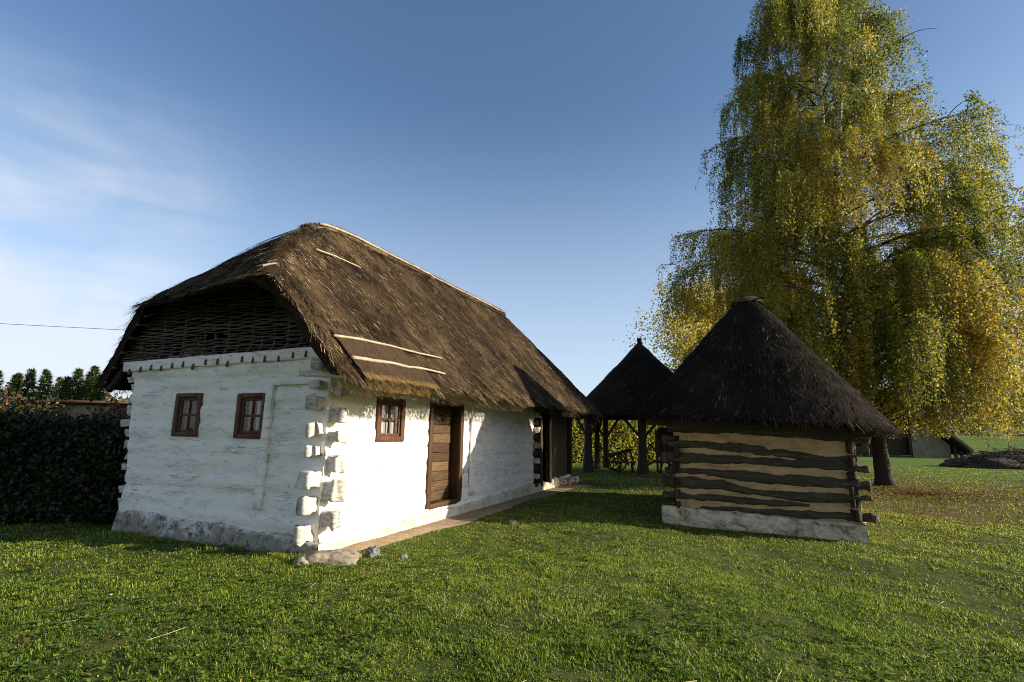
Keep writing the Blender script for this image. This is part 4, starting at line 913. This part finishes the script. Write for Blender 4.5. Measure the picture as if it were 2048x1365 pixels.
def hedge(name, label, p0, p1, depth, h, n, lsize, mat, seed, tmu=.4, corecol=None, hv=.25):
    p0, p1 = np.array(p0, float), np.array(p1, float); L = np.linalg.norm(p1-p0); ax = (p1-p0)/L; ay = np.array([-ax[1], ax[0], 0])
    root = thing(name, label, 'hedge', tuple(np.append(p0[:2], 0)))
    m = MB(); k = np.linspace(0, 1, 40); 
    H_ = lambda x: h+hv*fbm(x*.7, seed, 0, 3, seed)+.5*hv*fbm(x*3, seed, 0, 2, seed+1)
    x = L*k; hh = H_(x)
    core = np.stack([p0+ax*xx+UZ*(hc*.42) for xx, hc in zip(x, hh)]); m.add(*prism(core, depth*.36, hh*.46, n=14, p=4, rough=.1, seed=seed, nf=2)); m.build('shade_core', M['black'], root, True)  # solid near-black core, the hedge's inner shade put into its colour
    x = rng.uniform(0, L, n); yv = rng.uniform(-1, 1, n); zv = rng.random(n)
    # bias to the shell
    sh = rng.random(n); front = sh < .55; topm = sh > .8
    yv = np.where(front, np.sign(yv)*(1-.25*rng.random(n)**2), yv); zv = np.where(topm, 1-.15*rng.random(n)**1.5, zv)
    hh = H_(x); P = p0+ax*x[:, None]+ay*(yv*depth/2*(1+.25*fbm(x*1.4, zv*2.5, 0, 3, seed+3)))[:, None]+UZ*(zv*hh+.0)[:, None]
    P = P+rng.normal(0, .05, P.shape)
    wisps = rng.random(n) < .05; P[wisps, 2] += rng.exponential(.13, wisps.sum())
    tn = np.clip(tmu+.25*fbm(P[:, 0]*.8, P[:, 1]*.8, P[:, 2]*.8, 3, seed+4)+rng.normal(0, .2, n), 0, 1)
    lf = MB(); leaves(P, lsize, lf, tn, .1); lf.build('foliage', mat, root); return root
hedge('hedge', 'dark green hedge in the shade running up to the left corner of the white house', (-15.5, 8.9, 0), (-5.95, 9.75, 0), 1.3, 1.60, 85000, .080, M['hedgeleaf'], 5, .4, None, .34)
hedge('hedge', 'sunlit yellow green hedge seen between the posts of the open shelter', (-3, 33., 0), (17, 38.5, 0), 1.8, 2.65, 40000, .15, M['sunhedge'], 8, .45, None, .35)
# reddish shrub near the left verge
def shrub(name, label, base, h, r, n, ls, mat, tmu, seed):
    root = thing(name, label, 'shrub', base); base = np.array(base); m = MB(); lf = MB()
    for k in range(14):
        a = k*2.4; tip = base+np.array([math.cos(a)*r*rng.uniform(.3, 1), math.sin(a)*r*rng.uniform(.3, 1), h*rng.uniform(.75, 1.05)]); P = line(base, tip, 8); P[:, :2] += (.1*r*np.sin(np.linspace(0, 3, 8)))[:, None]
        m.add(*prism(P, np.linspace(.02, .004, 8), np.linspace(.02, .004, 8), up=(.3, .9, 0), n=6, p=2))
        mm = n//14; f = rng.random(mm)**.7; q = P[np.minimum((f*7).astype(int), 7)]+rng.normal(0, .14*r, (mm, 3)); leaves(q, ls, lf, np.clip(tmu+rng.normal(0, .25, mm), 0, 1), .1)
    m.build('stems', M['twig'], root, True); lf.build('foliage', mat, root)
shrub('shrub', 'reddish brown autumn shrub rising above the hedge beside the thatched eave', (-12.6, 17.5, 0), 2.75, 1.2, 5000, .10, M['russet'], .75, 3)
shrub('shrub', 'loose dark leafy shrub sticking up at the left edge behind the hedge', (-15.8, 17.2, 0), 2.8, 1.3, 5000, .11, M['hedgeleaf'], .8, 4)

# ================================================================== FAR BUILDINGS, BRUSH, CABLE
sh = thing('brick_shed', 'low weathered brick shed with a flat rusty roof behind the hedge', 'shed', (-14.2, 17.8, 0))
m = MB(); m.add(*slab((-14.9, 18., 1.15), (1, 0, 0), (0, 1, 0), UZ, .75, .1, 1.2)); m.add(*slab((-13.0, 18., 1.15), (1, 0, 0), (0, 1, 0), UZ, .62, .1, 1.2)); m.add(*slab((-13.89, 18., 2.2), (1, 0, 0), (0, 1, 0), UZ, .28, .09, .15)); m.build('wall', M['brick'], sh)
m = MB(); m.add(*slab((-14.0, 20., 1.15), (1, 0, 0), (0, 1, 0), UZ, 1.6, .1, 1.2)); m.build('wall', M['brick'], sh)
m = MB(); m.add(*slab((-14.0, 18.9, 2.42), (1, 0, 0), (0, 1, 0), UZ, 1.85, 1.35, .05)); m.build('roof', M['rust'], sh)
m = MB(); m.add(*slab((-13.89, 18.05, 1.05), (1, 0, 0), (0, 1, 0), UZ, .26, .03, 1.0)); m.build('door', M['darkwood'], sh)

fs = thing('thatched_shed', 'far shed with steep dark thatch reaching near the grass beyond the birch', 'shed', (46.5, 62, 0))
def roofslab(a, b, y0, y1, th, m, tint=.3):
    a, b = np.array(a, float), np.array(b, float); k = np.linspace(0, 1, 14); V = []
    P = a[None]*(1-k)[:, None]+b[None]*k[:, None]; P[:, 2] += .12*np.sin(np.pi*k)*-1
    pts = P; m.add(*prism([np.array([p[0], (y0+y1)/2, p[2]]) for p in pts], (y1-y0)/2, th/2, up=(0, 0, 1), n=20, p=8, rough=.08, seed=2, nf=1.5), tint=tint)
m = MB(); roofslab((46.4, 0, 6.3), (53.0, 0, .75), 61.2, 70, .9, m); roofslab((46.6, 0, 6.3), (39.8, 0, .75), 61.2, 70, .9, m); m.build('roof', M['thatch_dark'], fs)
m = MB(); xs = np.linspace(46.9, 51.3, 24); kk = np.linspace(0, 1, 16); X_, K_ = np.meshgrid(xs, kk, indexing='ij'); Z_ = -.15+K_*(5.75-(X_-46.4)*.84)
V, Q = grid(np.stack([X_, 62.3+.05*fbm(X_*1.2, Z_*1.5, 0, 3, 4), Z_], -1)); m.add(V, Q); V, Q = grid(np.stack([X_, 62.75+0*X_, Z_], -1), True); m.add(V, Q); m.build('wall', M['greywall'], fs)
m = MB(); m.add(*slab((44.6, 63.2, 1.6), (1, 0, 0), (0, 1, 0), UZ, 2.6, .06, 1.4)); m.build('door', M['darkwood'], fs)  # dark panel, its colour stands for the shade in an open doorway
for xx in (51.6, 52.3):
    m = MB(); bar3(m, (xx, 62.0, -.1), (xx, 62., 1.9), .14); m.build('post', M['post'], fs)

bp = MB(); g_ = np.random.default_rng(12)
cx_, cy_ = 36.2, 38.3
V, Q = rock((cx_, cy_, 0.), 4.2, 2.2, .75, 3); bp.add(V, Q, None, .1)
for i in range(900):
    a = g_.uniform(0, 6.28); r_ = math.sqrt(g_.random()); x = cx_+4.3*r_*math.cos(a); y = cy_+2.3*r_*math.sin(a); z = 1.05*(1-r_*r_)+g_.uniform(-.05, .15); d = g_.normal(size=3); d[2] *= .25; d[1] *= .6; d = unit(d)*g_.uniform(.3, 1.1)
    p = np.array([x, y, max(z, .06)]); q0, q1 = p-d, p+d; q0[2] = max(q0[2], .02); q1[2] = max(q1[2], .02); mid = p+g_.normal(0, .06, 3); bp.add(*prism([q0, mid, q1], [.02, .016, .008], [.02, .016, .008], up=(.1, .3, .9), n=5, p=2), tint=g_.random())
o = bp.build('brush_pile', m_wood('dead_brushwood', (.02, .014, .01), (.07, .05, .035), (.17, .13, .095), (2, 2, 2)), None); tag(o, 'heap of dead brushwood lying on the far lawn at the right edge', 'brush pile')

fh = thing('far_house', 'tiny pale house with an orange tiled roof on the far field edge', 'house', (158., 172., float(gz(158., 172.))))
z0 = float(gz(158., 172.)); m = MB(); m.add(*slab((158, 172, z0+1.5), (1, 0, 0), (0, 1, 0), UZ, 4.5, 4, 1.7)); m.build('wall', M['stucco'], fh)
m = MB(); m.add(np.array([[152.8, 167.4, z0+2.9], [163.2, 167.4, z0+2.9], [163.2, 176.6, z0+2.9], [152.8, 176.6, z0+2.9], [154.6, 172, z0+7.6], [161.4, 172, z0+7.6]]), [[0, 1, 5, 4], [2, 3, 4, 5]], [[1, 2, 5], [3, 0, 4], [0, 2, 1], [0, 3, 2]]); m.build('roof', M['orange'], fh)

cb_ = MB(); kk = np.linspace(0, 1, 40); a, b = np.array([-44., 24., 7.2]), np.array([-6.5, 27., 6.3]); P = a*(1-kk)[:, None]+b*kk[:, None]; P[:, 2] -= 1.0*4*kk*(1-kk)*.14
cb_.add(*prism(P, .011, .011, n=6, p=2)); o = cb_.build('power_cable', M['cable'], None, True); tag(o, 'thin dark overhead cable crossing the sky left of the thatched roof', 'cable')

# far wood along the horizon
lf = MB(); n = 42000; az_ = rng.uniform(-1.0, 1.0, n); dd = 225+25*fbm(az_*9, 0, 0, 3, 3)+rng.normal(0, 4, n); hh = 7.5+3.5*fbm(az_*40, 0, 0, 3, 6); zz = rng.random(n)**.8*hh
P = np.stack([np.sin(az_)*dd, np.cos(az_)*dd, 4.0+zz], -1)
leaves(P, 1.0, lf, np.clip(.4+.3*fbm(az_*55, zz*.2, 0, 3, 8)+rng.normal(0, .15, n), 0, 1), .0)
o = lf.build('far_wood', m_leaf('far_wood_leaf', [(0, (.05, .06, .035)), (.5, (.10, .10, .05)), (1, (.20, .15, .07))], .2)); kind(o, 'stuff', 'distant wooded skyline beyond the field')

# ================================================================== ROCKS AND GROUND CLUTTER
def put_rock(x, y, rx, ry, rz, seed, rot, mat, label):
    m = MB(); V, Q = rock((x, y, float(gz(x, y))+rz*.12), rx, ry, rz, seed, rot); m.add(V, Q); o = m.build('stone', mat, None, False); tag(o, label, 'stone'); return o
put_rock(-2.12, 6.74, .34, .15, .12, 3, .15, M['rockwarm'], 'long flat pale stone lying in the grass just off the house corner')
put_rock(-2.43, 6.62, .12, .09, .08, 5, .3, M['rockwarm'], 'small rounded pale stone touching the foot of the house corner')
put_rock(-1.72, 7.05, .09, .08, .11, 11, .7, M['rock'], 'upright blue grey stone with sharp edges beside the dirt path')
put_rock(-1.32, 6.95, .055, .05, .045, 13, .2, M['rock'], 'smallest grey stone in the grass right of the upright stone')
put_rock(.08, 9.9, .09, .07, .06, 17, .2, M['rock'], 'grey stone at the shaded edge of the dirt path')

def excluded(x, y):
    s, t = hloc(x, y); kx, ky = kloc(x, y)
    e = (s > -.10) & (s < 13) & (t > -.06) & (t < 4.1)
    e |= (s > -.15) & (s < 12.2) & (t < .05) & (t > path_edge(s)+.05*rng.normal(size=len(s)))
    e |= (kx > -.02) & (kx < WH+.02) & (ky > -.08) & (ky < DH+.1)
    return e

def grass():
    mb = MB()
    def zone(n, r0, r1, expo, hs, ws, amax):
        u = rng.random(n); 
        r = (r0**expo+(r1**expo-r0**expo)*u)**(1/expo) if expo else r0*(r1/r0)**u
        a = rng.uniform(-amax, amax, n); x = r*np.sin(a); y = r*np.cos(a)
        dens = .5+.9*fbm(x*.8, y*.8, 0, 3, 71)+1.0*fbm(x*4.5, y*4.5, 0, 3, 72)
        litter = sstep(11, 4, np.hypot(x-13.5, y-17.5))
        keep = (rng.random(n) < np.clip(dens*1.15+.36-.32*litter, .03, 1)) & ~excluded(x, y); x, y, r = x[keep], y[keep], r[keep]; n = len(x)
        z = gz(x, y); clump = .75+.6*np.clip(fbm(x*2.4, y*2.4, 0, 3, 73), -.8, 1)+.3*fbm(x*9, y*9, 0, 2, 74)
        h = hs*np.clip(clump, .25, 1.7)*rng.uniform(.5, 1.3, n); 
        s_, t_ = hloc(x, y); nearwall = (np.abs(s_+.2) < .25) & (t_ > -.3) & (t_ < 4.1); h = np.where(nearwall, h*1.7, h)
        wd = ws*np.maximum(1, r/7.0)*rng.uniform(.6, 1.3, n)
        az_ = rng.uniform(0, 2*np.pi, n); lean = np.clip(np.abs(rng.normal(.65, .35, n)), 0, 1.25); dx, dy = np.cos(az_), np.sin(az_)
        p = np.stack([x, y, z-.008], -1); out = np.stack([dx, dy, 0*dx], -1); sd = np.stack([-dy, dx, 0*dx], -1)*wd[:, None]
        mid = p+out*(h*.35*lean)[:, None]+UZ*(h*.6)[:, None]; tip = p+out*(h*lean*1.1)[:, None]+UZ*(h*np.sqrt(np.clip(1-.55*lean**2, .12, 1)))[:, None]
        V = np.stack([p-sd, p+sd, mid+sd*.75, mid-sd*.75, tip], 1).reshape(-1, 3); b = np.arange(n)*5
        Q = np.stack([b, b+1, b+2, b+3], -1); T = np.stack([b+3, b+2, b+4], -1)
        tn = np.clip(.46+.28*fbm(x*.7, y*.7, 0, 3, 75)+.16*fbm(x*3, y*3, 0, 2, 78)+rng.normal(0, .24, n)+.18*sstep(11, 4, np.hypot(x-13.5, y-17.5)), 0, .93); tn[rng.random(n) < .022] = 1.
        mb.add(V, Q, T, np.repeat(tn, 5))
    zone(330000, 2.2, 7.5, 1.1, .043, .0046, .92)
    zone(200000, 7.2, 16, .6, .046, .0044, .95)
    zone(150000, 15, 48, .4, .058, .0042, .98)
    o = mb.build('grass', M['grassblade']); kind(o, 'stuff', 'short patchy green lawn grass')
    # broad leaved weeds as rosettes
    mb = MB(); n = 9000; r = 2.3*(12/2.3)**rng.random(n); a = rng.uniform(-.92, .92, n); x = r*np.sin(a); y = r*np.cos(a)
    pat = fbm(x*.55, y*.55, 0, 3, 76)+.25*(x < -.8)+.12*(x > 1)
    keep = (pat > .0) & ~excluded(x, y); x, y = x[keep], y[keep]
    for X, Y in zip(x, y):
        k = rng.integers(3, 8); a = rng.uniform(0, 6.28)+np.arange(k)*6.28/k+rng.normal(0, .3, k); L = rng.uniform(.025, .065)*rng.uniform(.7, 1.2, k); w_ = L*rng.uniform(.14, .27)
        d = np.stack([np.cos(a), np.sin(a), rng.uniform(.15, .8, k)], -1); d /= np.linalg.norm(d, axis=1)[:, None]; sd = np.stack([-np.sin(a), np.cos(a), 0*a], -1); p = np.array([X, Y, float(gz(X, Y))+.022])
        V = np.stack([p+d*0, p+d*(L*.5)[:, None]+sd*w_[:, None], p+d*L[:, None]-UZ*(.25*L)[:, None], p+d*(L*.5)[:, None]-sd*w_[:, None]], 1).reshape(-1, 3)
        mb.add(V, np.arange(4*k).reshape(k, 4), None, np.repeat(np.clip(rng.normal(.5, .15)+rng.normal(0, .12, k), 0, 1), 4))
    o = mb.build('ground_weeds', M['weed']); kind(o, 'stuff', 'low broad leaved weeds among the grass')
    # fallen birch leaves
    mb = MB(); n = 13000; rr_ = np.abs(rng.normal(0, 5.2, n)); a = rng.uniform(0, 6.28, n); x = 12.8+rr_*np.cos(a)*1.25; y = 16.8+rr_*np.sin(a)*1.1
    n2 = 110; x = np.append(x, rng.uniform(-4, 9, n2)); y = np.append(y, rng.uniform(2.4, 14, n2)); keep = ~excluded(x, y); x, y = x[keep], y[keep]
    leaves(np.stack([x, y, gz(x, y)+rng.uniform(.02, .055, len(x))], -1), .046, mb, np.clip(rng.normal(.5, .25, len(x)), 0, 1), 0., .35)
    o = mb.build('fallen_leaves', M['fallen']); kind(o, 'stuff', 'brown and yellow fallen birch leaves on the lawn')
    # straw bits
    mb = MB(); n = 40; x = rng.uniform(-4.5, 5, n); y = rng.uniform(2.5, 9.5, n); keep = ~excluded(x, y); x, y = x[keep], y[keep]
    for X, Y in zip(x, y):
        a = rng.uniform(0, 6.28); L = rng.uniform(.03, .16); p = np.array([X, Y, float(gz(X, Y))+.05]); d = np.array([math.cos(a), math.sin(a), rng.normal(0, .15)])*L
        mb.add(*prism([p-d, p+rng.normal(0, .006, 3), p+d], 0.0014, .0014, n=5, p=2))
    o = mb.build('straw_litter', M['strawbit']); kind(o, 'stuff', 'scattered dry straw stalks on the lawn')
    for i, (px, py, lb) in enumerate([(-3.55, 5.05, 'single white daisy in the grass left of the house front'), (-1.62, 5.62, 'single white daisy in the grass in front of the house corner')]):
        m = MB(); z = float(gz(px, py)); c = np.array([px, py, z+.075]); a = np.arange(11)*2*np.pi/11; d = np.stack([np.cos(a), np.sin(a), 0*a+.25], -1); sd = np.stack([-np.sin(a), np.cos(a), 0*a], -1)*.004
        root = thing('daisy', lb, 'flower', (px, py, z))
        V = np.stack([c+0*d, c+d*.010+sd, c+d*.018, c+d*.010-sd], 1).reshape(-1, 3); m.add(V, np.arange(44).reshape(11, 4)); m.build('petals', M['daisy'], root); m = MB(); m.add(*prism(line((px, py, z-.01), c, 4), .0015, .0015, up=(0, 1, 0), n=5, p=2)); m.build('stem', M['weed'], root)
grass()
